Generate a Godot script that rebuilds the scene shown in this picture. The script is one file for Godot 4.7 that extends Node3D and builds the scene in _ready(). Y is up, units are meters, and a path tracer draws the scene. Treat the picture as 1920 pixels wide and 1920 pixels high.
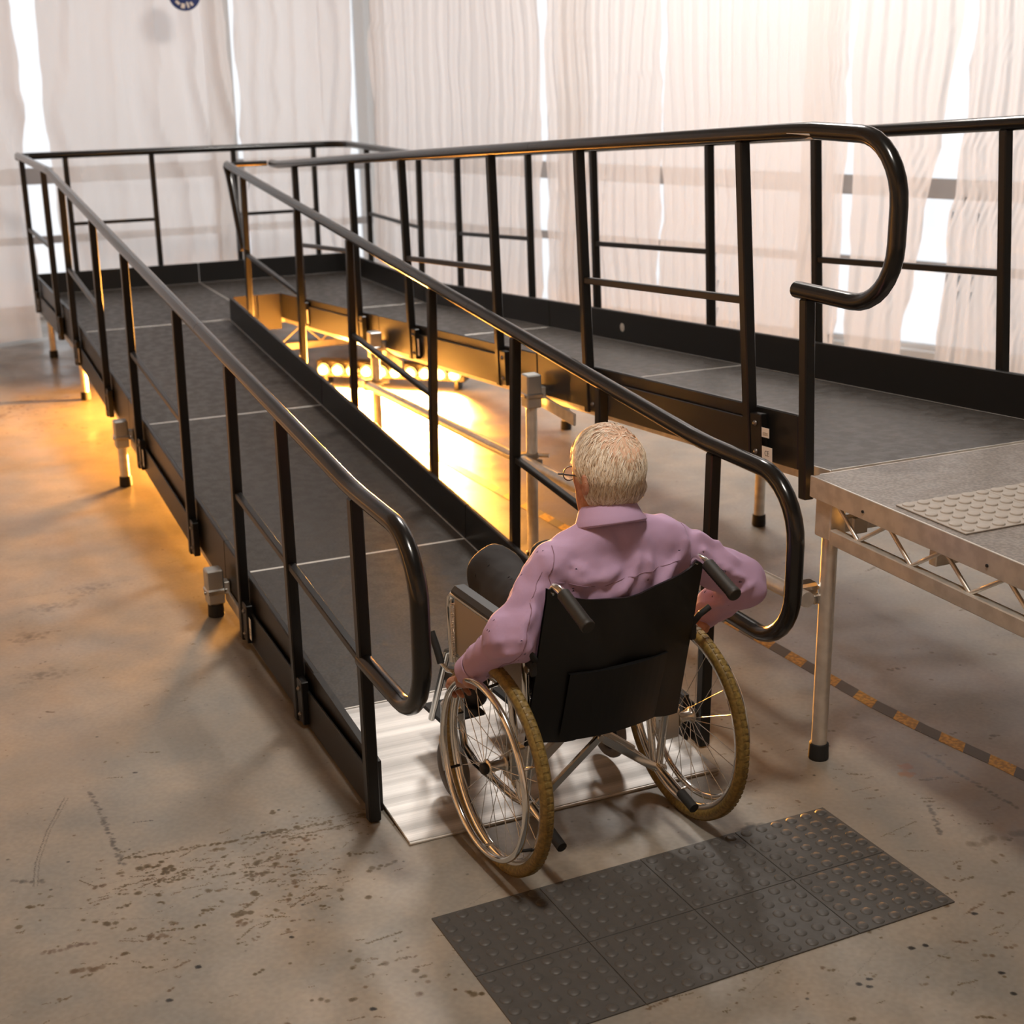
extends Node3D

# ---------------------------------------------------------------- mesh builder
class MB:
	var v := PackedVector3Array()
	var n := PackedVector3Array()
	var uv := PackedVector2Array()
	var ix := PackedInt32Array()

	func tri_i(a: int, b: int, c: int, want: Vector3) -> void:
		var nn := (v[c] - v[a]).cross(v[b] - v[a])
		if nn.dot(want) >= 0.0:
			ix.append_array([a, b, c])
		else:
			ix.append_array([a, c, b])

	func tri(a: Vector3, b: Vector3, c: Vector3, want: Vector3) -> void:
		var nn := (c - a).cross(b - a).normalized()
		if nn.dot(want) < 0.0:
			nn = -nn
		var k := v.size()
		for p in [a, b, c]:
			v.append(p)
			n.append(nn)
			uv.append(Vector2(p.x + p.y * 0.3, p.z - p.y))
		tri_i(k, k + 1, k + 2, nn)

	func quad(a: Vector3, b: Vector3, c: Vector3, d: Vector3, want: Vector3) -> void:
		var nn := (c - a).cross(b - a).normalized()
		if nn.length_squared() < 0.5:
			nn = (d - a).cross(c - a).normalized()
		if nn.dot(want) < 0.0:
			nn = -nn
		var k := v.size()
		var q := [a, b, c, d]
		var w := [Vector2(0, 0), Vector2(1, 0), Vector2(1, 1), Vector2(0, 1)]
		for i in 4:
			v.append(q[i])
			n.append(nn)
			uv.append(w[i])
		tri_i(k, k + 1, k + 2, nn)
		tri_i(k, k + 2, k + 3, nn)

	# box with chamfered edges; h = half size
	func box(ctr: Vector3, size: Vector3, bev := 0.0, bs := Basis.IDENTITY) -> void:
		var h := size * 0.5
		bev = minf(bev, minf(h.x, minf(h.y, h.z)) * 0.9)
		var ax := [Vector3(1, 0, 0), Vector3(0, 1, 0), Vector3(0, 0, 1)]
		var hh := [h.x, h.y, h.z]
		for i in 3:
			var j := (i + 1) % 3
			var k := (i + 2) % 3
			for s in [-1.0, 1.0]:
				var c0: Vector3 = ax[i] * (hh[i] * s)
				var u: Vector3 = ax[j] * (hh[j] - bev)
				var w: Vector3 = ax[k] * (hh[k] - bev)
				quad(ctr + bs * (c0 - u - w), ctr + bs * (c0 + u - w), ctr + bs * (c0 + u + w), ctr + bs * (c0 - u + w), bs * (ax[i] * s))
		if bev <= 0.0:
			return
		for i in 3:
			var j := (i + 1) % 3
			var k := (i + 2) % 3
			for sj in [-1.0, 1.0]:
				for sk in [-1.0, 1.0]:
					var p: Vector3 = ax[j] * (hh[j] * sj) + ax[k] * ((hh[k] - bev) * sk)
					var q: Vector3 = ax[j] * ((hh[j] - bev) * sj) + ax[k] * (hh[k] * sk)
					var e: Vector3 = ax[i] * (hh[i] - bev)
					quad(ctr + bs * (p - e), ctr + bs * (p + e), ctr + bs * (q + e), ctr + bs * (q - e), bs * (ax[j] * sj + ax[k] * sk))
		for sx in [-1.0, 1.0]:
			for sy in [-1.0, 1.0]:
				for sz in [-1.0, 1.0]:
					tri(ctr + bs * Vector3(h.x * sx, (h.y - bev) * sy, (h.z - bev) * sz), ctr + bs * Vector3((h.x - bev) * sx, h.y * sy, (h.z - bev) * sz), ctr + bs * Vector3((h.x - bev) * sx, (h.y - bev) * sy, h.z * sz), bs * Vector3(sx, sy, sz))

	# bar between two points: width along 'side', height along the other axis
	func bar(a: Vector3, b: Vector3, w: float, h: float, side := Vector3(1, 0, 0), bev := 0.003) -> void:
		var d := b - a
		var f := d.normalized()
		var s := (side - f * side.dot(f)).normalized()
		var u := f.cross(s).normalized()
		box((a + b) * 0.5, Vector3(w, h, d.length()), bev, Basis(s, u, f))

	func tube(path: Array, r: float, seg := 12, closed := false, caps := true, r_end := -1.0) -> void:
		var m := path.size()
		var start := v.size()
		var up := Vector3(0.123, 0.95, 0.287).normalized()
		var t0: Vector3 = (path[1] - path[0]).normalized()
		if absf(t0.dot(up)) > 0.9:
			up = Vector3(1, 0.1, 0.2).normalized()
		var side := t0.cross(up).normalized()
		for i in m:
			var pa: Vector3 = path[(i - 1 + m) % m] if closed else path[maxi(i - 1, 0)]
			var pb: Vector3 = path[(i + 1) % m] if closed else path[mini(i + 1, m - 1)]
			var t: Vector3 = (pb - pa).normalized()
			side = (side - t * side.dot(t)).normalized()
			var bi := t.cross(side)
			var rr := r if r_end < 0.0 else lerpf(r, r_end, float(i) / (m - 1))
			for k in seg:
				var a := TAU * k / seg
				var nn := side * cos(a) + bi * sin(a)
				v.append(path[i] + nn * rr)
				n.append(nn)
				uv.append(Vector2(float(k) / seg, float(i)))
		for i in (m if closed else m - 1):
			for k in seg:
				var a := start + i * seg + k
				var b := start + i * seg + (k + 1) % seg
				var c := start + ((i + 1) % m) * seg + k
				var d := start + ((i + 1) % m) * seg + (k + 1) % seg
				var w := n[a] + n[d]
				tri_i(a, b, d, w)
				tri_i(a, d, c, w)
		if caps and not closed:
			for e in 2:
				var o: Vector3 = path[0] if e == 0 else path[m - 1]
				var t: Vector3 = (path[0] - path[1]).normalized() if e == 0 else (path[m - 1] - path[m - 2]).normalized()
				var base := start + (0 if e == 0 else (m - 1) * seg)
				var k0 := v.size()
				v.append(o)
				n.append(t)
				uv.append(Vector2.ZERO)
				for k in seg:
					v.append(v[base + k])
					n.append(t)
					uv.append(Vector2.ZERO)
				for k in seg:
					tri_i(k0, k0 + 1 + k, k0 + 1 + (k + 1) % seg, t)

	func cyl(a: Vector3, b: Vector3, r: float, seg := 12, r_end := -1.0) -> void:
		tube([a, b], r, seg, false, true, r_end)

	# lathe: profile of (radius, along) about an axis from o
	func lathe(o: Vector3, axis: Vector3, prof: Array, seg := 20) -> void:
		var f := axis.normalized()
		var s := f.cross(Vector3(0.3, 0.2, 0.93) if absf(f.z) < 0.8 else Vector3(0.93, 0.2, 0.1)).normalized()
		var u := f.cross(s)
		var start := v.size()
		var m := prof.size()
		for i in m:
			var p: Vector2 = prof[i]
			var q: Vector2 = prof[mini(i + 1, m - 1)] - prof[maxi(i - 1, 0)]
			var nr := Vector2(q.y, -q.x).normalized()
			for k in seg:
				var a := TAU * k / seg
				var rad := s * cos(a) + u * sin(a)
				v.append(o + rad * p.x + f * p.y)
				n.append((rad * nr.x + f * nr.y).normalized())
				uv.append(Vector2(float(k) / seg, float(i) / m))
		for i in m - 1:
			for k in seg:
				var a := start + i * seg + k
				var b := start + i * seg + (k + 1) % seg
				var c := start + (i + 1) * seg + k
				var d := start + (i + 1) * seg + (k + 1) % seg
				var w := n[a] + n[d]
				tri_i(a, b, d, w)
				tri_i(a, d, c, w)

	func ball(o: Vector3, r: Vector3, rings := 8, seg := 12, bs := Basis.IDENTITY) -> void:
		var start := v.size()
		for i in rings + 1:
			var t := PI * i / rings
			for k in seg:
				var a := TAU * k / seg
				var d := Vector3(sin(t) * cos(a), cos(t), sin(t) * sin(a))
				v.append(o + bs * (d * r))
				n.append((bs * (d / r)).normalized())
				uv.append(Vector2(float(k) / seg, float(i) / rings))
		for i in rings:
			for k in seg:
				var a := start + i * seg + k
				var b := start + i * seg + (k + 1) % seg
				var w := n[a] + n[b]
				tri_i(a, b, b + seg, w)
				tri_i(a, b + seg, a + seg, w)

	# prism: polygon (in plane p, q) pushed along d
	func prism(poly: Array, d: Vector3) -> void:
		var ctr := Vector3.ZERO
		for p in poly:
			ctr += p
		ctr /= poly.size()
		for i in poly.size():
			var a: Vector3 = poly[i]
			var b: Vector3 = poly[(i + 1) % poly.size()]
			quad(a, b, b + d, a + d, (a + b) * 0.5 - ctr)
			tri(ctr, a, b, -d)
			tri(ctr + d, a + d, b + d, d)

	func mesh(shift := Vector3.ZERO) -> ArrayMesh:
		var vv := v.duplicate()
		if shift != Vector3.ZERO:
			for i in vv.size():
				vv[i] += shift
		var arr := []
		arr.resize(Mesh.ARRAY_MAX)
		arr[Mesh.ARRAY_VERTEX] = vv
		arr[Mesh.ARRAY_NORMAL] = n
		arr[Mesh.ARRAY_TEX_UV] = uv
		arr[Mesh.ARRAY_INDEX] = ix
		var am := ArrayMesh.new()
		am.add_surface_from_arrays(Mesh.PRIMITIVE_TRIANGLES, arr)
		return am

# ---------------------------------------------------------------- naming helpers
var used := {}
var O := Vector3.ZERO      # base of the thing being built
var M := {}

func numbered(called: String) -> String:
	if not used.has(called):
		used[called] = 0
		return called
	used[called] += 1
	return "%s_%03d" % [called, used[called]]

func tag(o: Node, label: String, category: String, group := "") -> void:
	o.set_meta("label", label)
	o.set_meta("category", category)
	if group:
		o.set_meta("group", group)

func thing(called: String, label: String, category: String, at := Vector3.ZERO, group := "") -> Node3D:
	var o := Node3D.new()
	o.name = numbered(called)
	o.position = at
	add_child(o)
	O = at
	tag(o, label, category, group)
	return o

func part(parent: Node, called: String, mb: MB, mat: Material, label := "") -> MeshInstance3D:
	return part_mesh(parent, called, mb.mesh(-O), mat, label)

func part_mesh(parent: Node, called: String, mesh: Mesh, mat: Material, label := "") -> MeshInstance3D:
	var m := MeshInstance3D.new()
	m.name = called
	m.mesh = mesh
	m.material_override = mat
	parent.add_child(m, true)
	if label:
		m.set_meta("label", label)
	return m

func one(called: String, mb: MB, mat: Material, label: String, category: String, at: Vector3, group := "") -> MeshInstance3D:
	var m := MeshInstance3D.new()
	m.name = numbered(called)
	m.mesh = mb.mesh(-at)
	m.material_override = mat
	m.position = at
	add_child(m)
	tag(m, label, category, group)
	return m

func struct(called: String, mb: MB, mat: Material) -> MeshInstance3D:
	var m := MeshInstance3D.new()
	m.name = numbered(called)
	m.mesh = mb.mesh()
	m.material_override = mat
	add_child(m)
	m.set_meta("kind", "structure")
	return m

# ---------------------------------------------------------------- materials
func mat(col: Color, rough: float, metal := 0.0) -> StandardMaterial3D:
	var m := StandardMaterial3D.new()
	m.albedo_color = Color(col.r, col.g, col.b, 1.0).linear_to_srgb()   # given as real (linear) base colours
	m.roughness = rough
	m.metallic = metal
	return m

func noise_tex(freq: float, a: Color, b: Color, size := 512, octaves := 4, kind := FastNoiseLite.TYPE_SIMPLEX_SMOOTH, sd := 1, lo := 0.3, hi := 0.7) -> NoiseTexture2D:
	var f := FastNoiseLite.new()
	f.seed = sd
	f.noise_type = kind
	f.frequency = freq
	f.fractal_octaves = octaves
	var t := NoiseTexture2D.new()
	t.width = size
	t.height = size
	t.seamless = true
	t.noise = f
	var g := Gradient.new()
	g.offsets = PackedFloat32Array([lo, hi])
	g.colors = PackedColorArray([a, b])
	t.color_ramp = g
	return t

func tri_world(m: StandardMaterial3D, scale: float) -> StandardMaterial3D:
	m.uv1_triplanar = true
	m.uv1_world_triplanar = true
	m.uv1_scale = Vector3.ONE * scale
	return m

# an image of long streaks (brushed metal, planks of light and dark)
func streak_tex(sd: int, lo: float, hi: float) -> ImageTexture:
	var rng := RandomNumberGenerator.new()
	rng.seed = sd
	var im := Image.create(64, 512, false, Image.FORMAT_RGB8)
	var f := FastNoiseLite.new()
	f.seed = sd
	f.frequency = 0.02
	f.fractal_octaves = 5
	for y in 512:
		var base := lerpf(lo, hi, clampf(0.5 + 0.9 * f.get_noise_1d(y) + rng.randf_range(-0.12, 0.12), 0, 1))
		for x in 64:
			var g := clampf(base + rng.randf_range(-0.015, 0.015), 0, 1)
			im.set_pixel(x, y, Color(g, g, g))
	return ImageTexture.create_from_image(im)

func make_materials() -> void:
	var speck := noise_tex(0.09, Color(0.82, 0.82, 0.82), Color(1, 1, 1), 512, 3, FastNoiseLite.TYPE_SIMPLEX, 5)
	var rough_n := noise_tex(0.02, Color(0.75, 0.75, 0.75), Color(1, 1, 1), 512, 5, FastNoiseLite.TYPE_SIMPLEX_SMOOTH, 9)
	var black := mat(Color(0.008, 0.0075, 0.007), 0.34)
	black.metallic_specular = 0.42
	M.black = black
	var skirt := mat(Color(0.014, 0.0135, 0.013), 0.36)
	skirt.metallic_specular = 0.4
	M.skirt = skirt
	M.rail = mat(Color(0.008, 0.0075, 0.007), 0.2)
	var deck := mat(Color(0.054, 0.046, 0.039), 0.5)
	deck.metallic_specular = 0.4
	deck.albedo_texture = speck
	deck.roughness_texture = rough_n
	tri_world(deck, 1.3)
	M.deck = deck
	var stage := mat(Color(0.23, 0.2, 0.175), 0.42)
	stage.albedo_texture = speck
	stage.roughness_texture = rough_n
	tri_world(stage, 1.3)
	M.stage = stage
	var alu := mat(Color(0.72, 0.69, 0.64), 0.4, 0.65)
	alu.albedo_texture = noise_tex(0.03, Color(0.93, 0.93, 0.93), Color(1, 1, 1), 256, 4, FastNoiseLite.TYPE_SIMPLEX_SMOOTH, 3)
	tri_world(alu, 2.0)
	M.alu = alu
	M.galv = mat(Color(0.5, 0.5, 0.48), 0.45, 0.8)
	M.chrome = mat(Color(0.78, 0.77, 0.74), 0.14, 1.0)
	M.steel = mat(Color(0.6, 0.58, 0.54), 0.28, 1.0)
	M.bolt = mat(Color(0.22, 0.21, 0.2), 0.4, 0.9)
	M.rubber = mat(Color(0.013, 0.013, 0.013), 0.75)
	var plate := mat(Color(0.86, 0.84, 0.81), 0.5, 0.4)
	plate.albedo_texture = streak_tex(4, 0.72, 1.0)
	M.plate = plate
	M.tile = mat(Color(0.075, 0.071, 0.066), 0.62)
	M.tile.roughness_texture = rough_n
	tri_world(M.tile, 2.0)
	M.tile_light = mat(Color(0.38, 0.34, 0.3), 0.55)
	M.sticker = mat(Color(0.78, 0.77, 0.74), 0.5)
	M.ink = mat(Color(0.03, 0.03, 0.04), 0.7)
	M.yellow = mat(Color(0.82, 0.5, 0.05), 0.6)
	M.yellow.albedo_texture = noise_tex(0.06, Color(0.8, 0.78, 0.72), Color(1, 1, 1), 256, 4, FastNoiseLite.TYPE_SIMPLEX_SMOOTH, 21)
	tri_world(M.yellow, 3.0)
	M.tape_dark = mat(Color(0.13, 0.125, 0.12), 0.6)
	M.wall = mat(Color(0.78, 0.77, 0.75), 0.9)
	M.ceil = mat(Color(0.32, 0.31, 0.3), 0.95)
	M.beam = mat(Color(0.4, 0.38, 0.37), 0.7)
	M.frame = mat(Color(0.7, 0.7, 0.7), 0.6)
	var glass := StandardMaterial3D.new()
	glass.albedo_color = Color(0.9, 0.95, 1.0, 0.08)
	glass.roughness = 0.03
	glass.transparency = BaseMaterial3D.TRANSPARENCY_ALPHA
	M.glass = glass
	var cur := mat(Color(0.93, 0.875, 0.855), 0.95)
	cur.albedo_color.a = 0.84
	cur.transparency = BaseMaterial3D.TRANSPARENCY_ALPHA
	cur.backlight_enabled = true
	cur.backlight = Color(0.74, 0.74, 0.74)
	cur.cull_mode = BaseMaterial3D.CULL_DISABLED
	M.curtain = cur

# ---------------------------------------------------------------- floor
const F0 := Vector2(-0.9, -4.4)
const FS := 6.0
var fim: Image

func fpx(x: float, z: float) -> Vector2:
	return Vector2((x - F0.x) / FS * 2048.0, (z - F0.y) / FS * 2048.0)

func dab(p: Vector2, r: float, col: Color, a: float) -> void:
	var k := int(ceilf(r))
	for dy in range(-k, k + 1):
		for dx in range(-k, k + 1):
			var d := sqrt(float(dx * dx + dy * dy)) / r
			if d > 1.0:
				continue
			var x := posmod(int(p.x) + dx, 2048)
			var y := posmod(int(p.y) + dy, 2048)
			var c := fim.get_pixel(x, y)
			fim.set_pixel(x, y, c.lerp(col, a * (1.0 if d < 0.7 else 0.5)))

func stroke(pts: Array, w: float, col: Color, a: float, rng: RandomNumberGenerator, gaps := 0.25) -> void:
	for i in pts.size() - 1:
		var p := fpx(pts[i].x, pts[i].y)
		var q := fpx(pts[i + 1].x, pts[i + 1].y)
		var steps := int(maxf(2.0, p.distance_to(q) / maxf(0.7, w * 0.35)))
		for s in steps:
			if rng.randf() < gaps:
				continue
			var c := p.lerp(q, (s + rng.randf()) / steps) + Vector2(rng.randf_range(-w, w), rng.randf_range(-w, w)) * 0.45
			dab(c, rng.randf_range(0.5, 1.0) * maxf(1.0, w * 0.6), col, a * rng.randf_range(0.5, 1.0))

func floor_texture() -> ImageTexture:
	var rng := RandomNumberGenerator.new()
	rng.seed = 71
	var f := FastNoiseLite.new()
	f.seed = 3
	f.frequency = 0.0045
	f.fractal_octaves = 5
	var g := FastNoiseLite.new()
	g.seed = 8
	g.frequency = 0.02
	g.fractal_octaves = 4
	var h := FastNoiseLite.new()
	h.seed = 12
	h.noise_type = FastNoiseLite.TYPE_SIMPLEX
	h.frequency = 0.25
	var A := f.get_seamless_image(1024, 1024).get_data()
	var B := g.get_seamless_image(1024, 1024).get_data()
	var C := h.get_seamless_image(1024, 1024).get_data()
	var out := PackedByteArray()
	out.resize(1024 * 1024 * 3)
	# sRGB bytes: warm beige concrete, mottled with greyer and browner areas
	for i in 1024 * 1024:
		var a := A[i] / 255.0
		var b := B[i] / 255.0
		var k := 0.8 + 0.2 * a + 0.10 * (b - 0.5) + (C[i] - 128) * 0.00035
		var warm := 0.985 + 0.06 * (b - 0.5)
		out[i * 3] = clampi(int(162.0 * k * warm), 0, 255)
		out[i * 3 + 1] = clampi(int(151.0 * k), 0, 255)
		out[i * 3 + 2] = clampi(int(138.0 * k * (2.0 - warm) * 0.99), 0, 255)
	fim = Image.create_from_data(1024, 1024, false, Image.FORMAT_RGB8, out)
	fim.resize(2048, 2048, Image.INTERPOLATE_CUBIC)
	var olive := Color(0.31, 0.25, 0.155)
	var brown := Color(0.36, 0.28, 0.2)
	var grey := Color(0.27, 0.25, 0.23)
	var dark := Color(0.12, 0.11, 0.10)
	# old paint scraped off: marks that lie along one direction in clusters
	var clusters := [[0.5, -0.3, 0.13, 0.05, 110], [0.66, -0.24, 0.13, 0.06, 140], [0.77, -0.18, 0.1, 0.07, 120], [0.81, 0.0, 0.1, 0.06, 130], [0.51, 0.03, 0.14, 0.07, 90], [0.88, -0.35, 0.12, 0.05, 130], [0.36, -0.23, 0.12, 0.08, 70], [0.92, 0.39, 0.12, 0.1, 90], [1.0, -0.36, 0.12, 0.04, 90], [1.85, 0.9, 0.4, 0.18, 130], [2.4, 0.75, 0.25, 0.3, 110], [2.55, 0.3, 0.22, 0.25, 90], [1.5, 0.9, 0.5, 0.12, 90], [2.3, -0.15, 0.2, 0.2, 60], [0.3, 0.1, 0.25, 0.2, 90], [2.2, -1.0, 0.3, 0.5, 70], [0.6, -1.4, 0.4, 0.5, 90], [3.4, -0.9, 0.4, 0.8, 110]]
	for c in clusters:
		for i in int(c[4] * 0.55):
			var x: float = c[0] + rng.randfn() * c[2]
			var z: float = c[1] + rng.randfn() * c[3]
			var ang := 0.12 + rng.randfn() * 0.35
			var ln := pow(absf(rng.randfn()), 1.6) * 0.018 + 0.002
			stroke([Vector2(x, z), Vector2(x + cos(ang) * ln, z + sin(ang) * ln)], (rng.randf_range(0.8, 3.0) if rng.randf() < 0.85 else rng.randf_range(3.5, 7.0)), olive if rng.randf() < 0.7 else brown, 0.85, rng, 0.12)
	for i in 1500:
		var x := rng.randf_range(-0.9, 5.1)
		var z := rng.randf_range(-4.4, 1.6)
		dab(fpx(x, z), rng.randf_range(0.6, 1.7), brown if rng.randf() < 0.6 else dark, rng.randf_range(0.25, 0.7))
	for i in 160:
		var x := rng.randf_range(-0.9, 5.1)
		var z := rng.randf_range(-4.4, 1.6)
		var ang := rng.randf_range(-0.5, 0.5)
		var ln := rng.randf_range(0.05, 0.35)
		stroke([Vector2(x, z), Vector2(x + cos(ang) * ln, z + sin(ang) * ln)], rng.randf_range(0.5, 1.6), grey, 0.22, rng, 0.4)
	# marks that the floor shows one by one
	stroke([Vector2(0.45, -0.415), Vector2(0.635, -0.391), Vector2(0.881, -0.365), Vector2(1.014, -0.37)], 3.6, olive, 0.75, rng)
	stroke([Vector2(0.404, -0.854), Vector2(0.413, -0.745), Vector2(0.421, -0.56), Vector2(0.422, -0.39)], 4.5, grey, 0.5, rng)
	stroke([Vector2(0.332, -0.844), Vector2(0.258, -0.665), Vector2(0.209, -0.505), Vector2(0.189, -0.381)], 1.2, grey, 0.6, rng, 0.1)
	stroke([Vector2(0.342, -0.84), Vector2(0.268, -0.665), Vector2(0.219, -0.505), Vector2(0.199, -0.381)], 1.0, grey, 0.4, rng, 0.1)
	stroke([Vector2(0.491, -0.608), Vector2(0.546, -0.596)], 2.0, grey, 0.8, rng)
	stroke([Vector2(0.138, -0.435), Vector2(0.219, -0.396)], 5.0, grey, 0.45, rng)
	stroke([Vector2(0.167, -0.062), Vector2(0.293, -0.053)], 5.0, Color(0.3, 0.22, 0.17), 0.5, rng)
	stroke([Vector2(2.795, 0.025), Vector2(2.806, 0.222), Vector2(2.811, 0.419)], 5.0, grey, 0.6, rng)
	stroke([Vector2(2.599, 0.295), Vector2(2.515, 0.447)], 4.5, grey, 0.6, rng)
	stroke([Vector2(2.56, 0.52), Vector2(2.718, 0.534), Vector2(2.9, 0.53)], 11.0, Color(0.34, 0.29, 0.23), 0.4, rng)
	for i in 30:
		dab(fpx(2.69 + rng.randfn() * 0.008, 0.081 + rng.randfn() * 0.008), 3.0, Color(0.62, 0.44, 0.28), 0.5)
		dab(fpx(2.661 + rng.randfn() * 0.009, 0.122 + rng.randfn() * 0.008), 3.0, Color(0.62, 0.44, 0.28), 0.5)
	for p in [Vector2(1.895, 0.896), Vector2(1.929, 0.89), Vector2(1.911, 0.914), Vector2(2.337, 0.785), Vector2(2.224, 1.005), Vector2(2.194, 1.078), Vector2(2.136, 0.841), Vector2(2.099, 0.835), Vector2(0.507, 0.16), Vector2(0.744, 0.138), Vector2(0.417, 0.26), Vector2(0.837, 0.495), Vector2(0.55, -0.915), Vector2(0.812, -0.392)]:
		dab(fpx(p.x, p.y), rng.randf_range(1.8, 3.0), dark, 0.85)
		dab(fpx(p.x + 0.005, p.y + 0.003), 1.6, dark, 0.7)
	stroke([Vector2(2.38, 0.61), Vector2(2.405, 0.655)], 3.5, brown, 0.7, rng)
	# worn, darker patches of old sealant; the last entry a small near-black smudge
	for q in [[0.68, -2.62, 0.05], [0.5, -2.48, 0.05], [0.38, -2.2, 0.04], [0.39, -1.8, 0.04], [2.2, -0.6, 0.06], [2.35, -0.5, 0.05], [1.9, -0.45, 0.08], [2.06, 0.186, 0.016]]:
		for i in 60:
			dab(fpx(q[0] + rng.randfn() * q[2], q[1] + rng.randfn() * q[2] * 0.6), rng.randf_range(1.5, 5.0), grey if q[2] > 0.02 else dark, 0.16)
	# expansion joints and tyre tracks across the hall
	for zz in [-2.62, -3.9]:
		stroke([Vector2(-0.9, zz), Vector2(1.3, zz - 0.06), Vector2(5.0, zz - 0.1)], 2.0, grey, 0.3, rng, 0.35)
	return ImageTexture.create_from_image(fim)

func build_floor() -> void:
	var fm := mat(Color(1, 1, 1), 1.0)
	fm.albedo_texture = floor_texture()
	fm.roughness = 0.5
	fm.roughness_texture = noise_tex(0.012, Color(0.55, 0.55, 0.55), Color(0.95, 0.95, 0.95), 1024, 6, FastNoiseLite.TYPE_SIMPLEX_SMOOTH, 31, 0.25, 0.75)
	fm.heightmap_enabled = false
	M.floor = fm
	var mb := MB.new()
	mb.prism([Vector3(-6.12, -0.2, -9.82), Vector3(4.44, -0.2, -9.82), Vector3(8.87, -0.2, -0.62), Vector3(8.87, -0.2, 7.12), Vector3(-6.12, -0.2, 7.12)], Vector3(0, 0.2, 0))
	for i in mb.v.size():
		mb.uv[i] = Vector2((mb.v[i].x - F0.x) / FS, (mb.v[i].z - F0.y) / FS)
	struct("floor", mb, fm)

# ---------------------------------------------------------------- room shell
func wall_run(called: String, a: Vector2, b: Vector2, height: float, openings: Array, first_window: int) -> void:
	# a wall of thickness 0.25 from a to b (plan x, z) with openings [from, to, sill, head] along it
	var d := (b - a)
	var ln := d.length()
	d /= ln
	var side := Vector2(-d.y, d.x)
	var root := Node3D.new()
	root.name = numbered(called)
	add_child(root)
	root.set_meta("kind", "structure")
	O = Vector3.ZERO
	var bs := Basis(Vector3(d.x, 0, d.y), Vector3.UP, Vector3(d.x, 0, d.y).cross(Vector3.UP))
	var cur := 0.0
	var list := openings.duplicate()
	list.append([ln, ln, 0.0, 0.0])
	for op in list:
		if op[0] - cur > 0.001:
			var mb := MB.new()
			var c: Vector2 = a + d * (cur + op[0]) * 0.5
			mb.box(Vector3(c.x, height / 2, c.y), Vector3(op[0] - cur, height, 0.25), 0.0, bs)
			part(root, "wall_panel", mb, M.wall)
		cur = op[1]
		if op[1] > op[0]:
			var c: Vector2 = a + d * (op[0] + op[1]) * 0.5
			var w: float = op[1] - op[0]
			var mb := MB.new()
			mb.box(Vector3(c.x, op[2] / 2, c.y), Vector3(w, op[2], 0.25), 0.0, bs)
			part(root, "wall_panel", mb, M.wall)
			mb = MB.new()
			mb.box(Vector3(c.x, (op[3] + height) / 2, c.y), Vector3(w, height - op[3], 0.25), 0.0, bs)
			part(root, "wall_panel", mb, M.wall)
			var win := Node3D.new()
			win.name = "window_%d" % first_window
			first_window += 1
			add_child(win)
			win.set_meta("kind", "structure")
			mb = MB.new()
			for s in [-1.0, 1.0]:
				mb.box(Vector3(c.x + d.x * s * (w / 2 - 0.015), (op[2] + op[3]) / 2, c.y + d.y * s * (w / 2 - 0.015)), Vector3(0.03, op[3] - op[2], 0.06), 0.004, bs)
			mb.box(Vector3(c.x, op[2] + 0.015, c.y), Vector3(w - 0.06, 0.03, 0.06), 0.004, bs)
			mb.box(Vector3(c.x, op[3] - 0.015, c.y), Vector3(w - 0.06, 0.03, 0.06), 0.004, bs)
			part(win, "window_frame", mb, M.frame)
			mb = MB.new()
			mb.box(Vector3(c.x, (op[2] + op[3]) / 2, c.y), Vector3(w - 0.06, op[3] - op[2] - 0.06, 0.008), 0.0, bs)
			part(win, "pane", mb, M.glass)

func build_room() -> void:
	var h := 5.6
	wall_run("wall_back", Vector2(-6.0, -9.7), Vector2(4.37, -9.7), h, [[4.3, 6.55, 0.06, 4.7], [6.75, 8.95, 0.06, 4.7], [9.12, 10.3, 0.06, 4.7]], 1)
	wall_run("wall_right", Vector2(4.37, -9.7), Vector2(8.75, -0.6), h, [[0.12, 2.3, 0.06, 4.7], [2.45, 4.5, 0.06, 4.7], [4.65, 6.7, 0.06, 4.7], [6.85, 8.7, 0.06, 4.7]], 4)
	wall_run("wall_side", Vector2(8.75, -0.6), Vector2(8.75, 7.0), h, [], 20)
	wall_run("wall_front", Vector2(-6.0, 7.0), Vector2(8.75, 7.0), h, [], 20)
	wall_run("wall_left", Vector2(-6.0, -9.7), Vector2(-6.0, 7.0), h, [], 20)
	var mb := MB.new()
	mb.box(Vector3(2.0, h + 0.1, -2.0), Vector3(20, 0.2, 20))
	struct("ceiling", mb, M.ceil)
	# steel rails that run along the walls behind the curtains
	var tr := [[Vector2(-2.0, -9.5), Vector2(4.3, -9.5)], [Vector2(4.42, -9.2), Vector2(8.5, -0.72)]]
	var k := 1
	for t in tr:
		for y in [1.18, 0.66]:
			mb = MB.new()
			var big: bool = y > 1.0
			mb.bar(Vector3(t[0].x, y, t[0].y), Vector3(t[1].x, y, t[1].y), 0.05, 0.13 if big else 0.06, Vector3(1, 0, 0).cross(Vector3.UP) if k < 3 else Vector3(1, 0, 0))
			var o := struct("trim_%d" % k, mb, M.beam)
			k += 1

# ---------------------------------------------------------------- curtains
var CP := [Vector2(-3.2, -7.9), Vector2(0.6, -8.35), Vector2(1.3, -8.55), Vector2(2.2, -8.85), Vector2(3.7, -8.9), Vector2(4.45, -8.0), Vector2(5.0, -6.9), Vector2(5.7, -5.5), Vector2(6.5, -3.6), Vector2(7.6, -1.6)]

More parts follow.
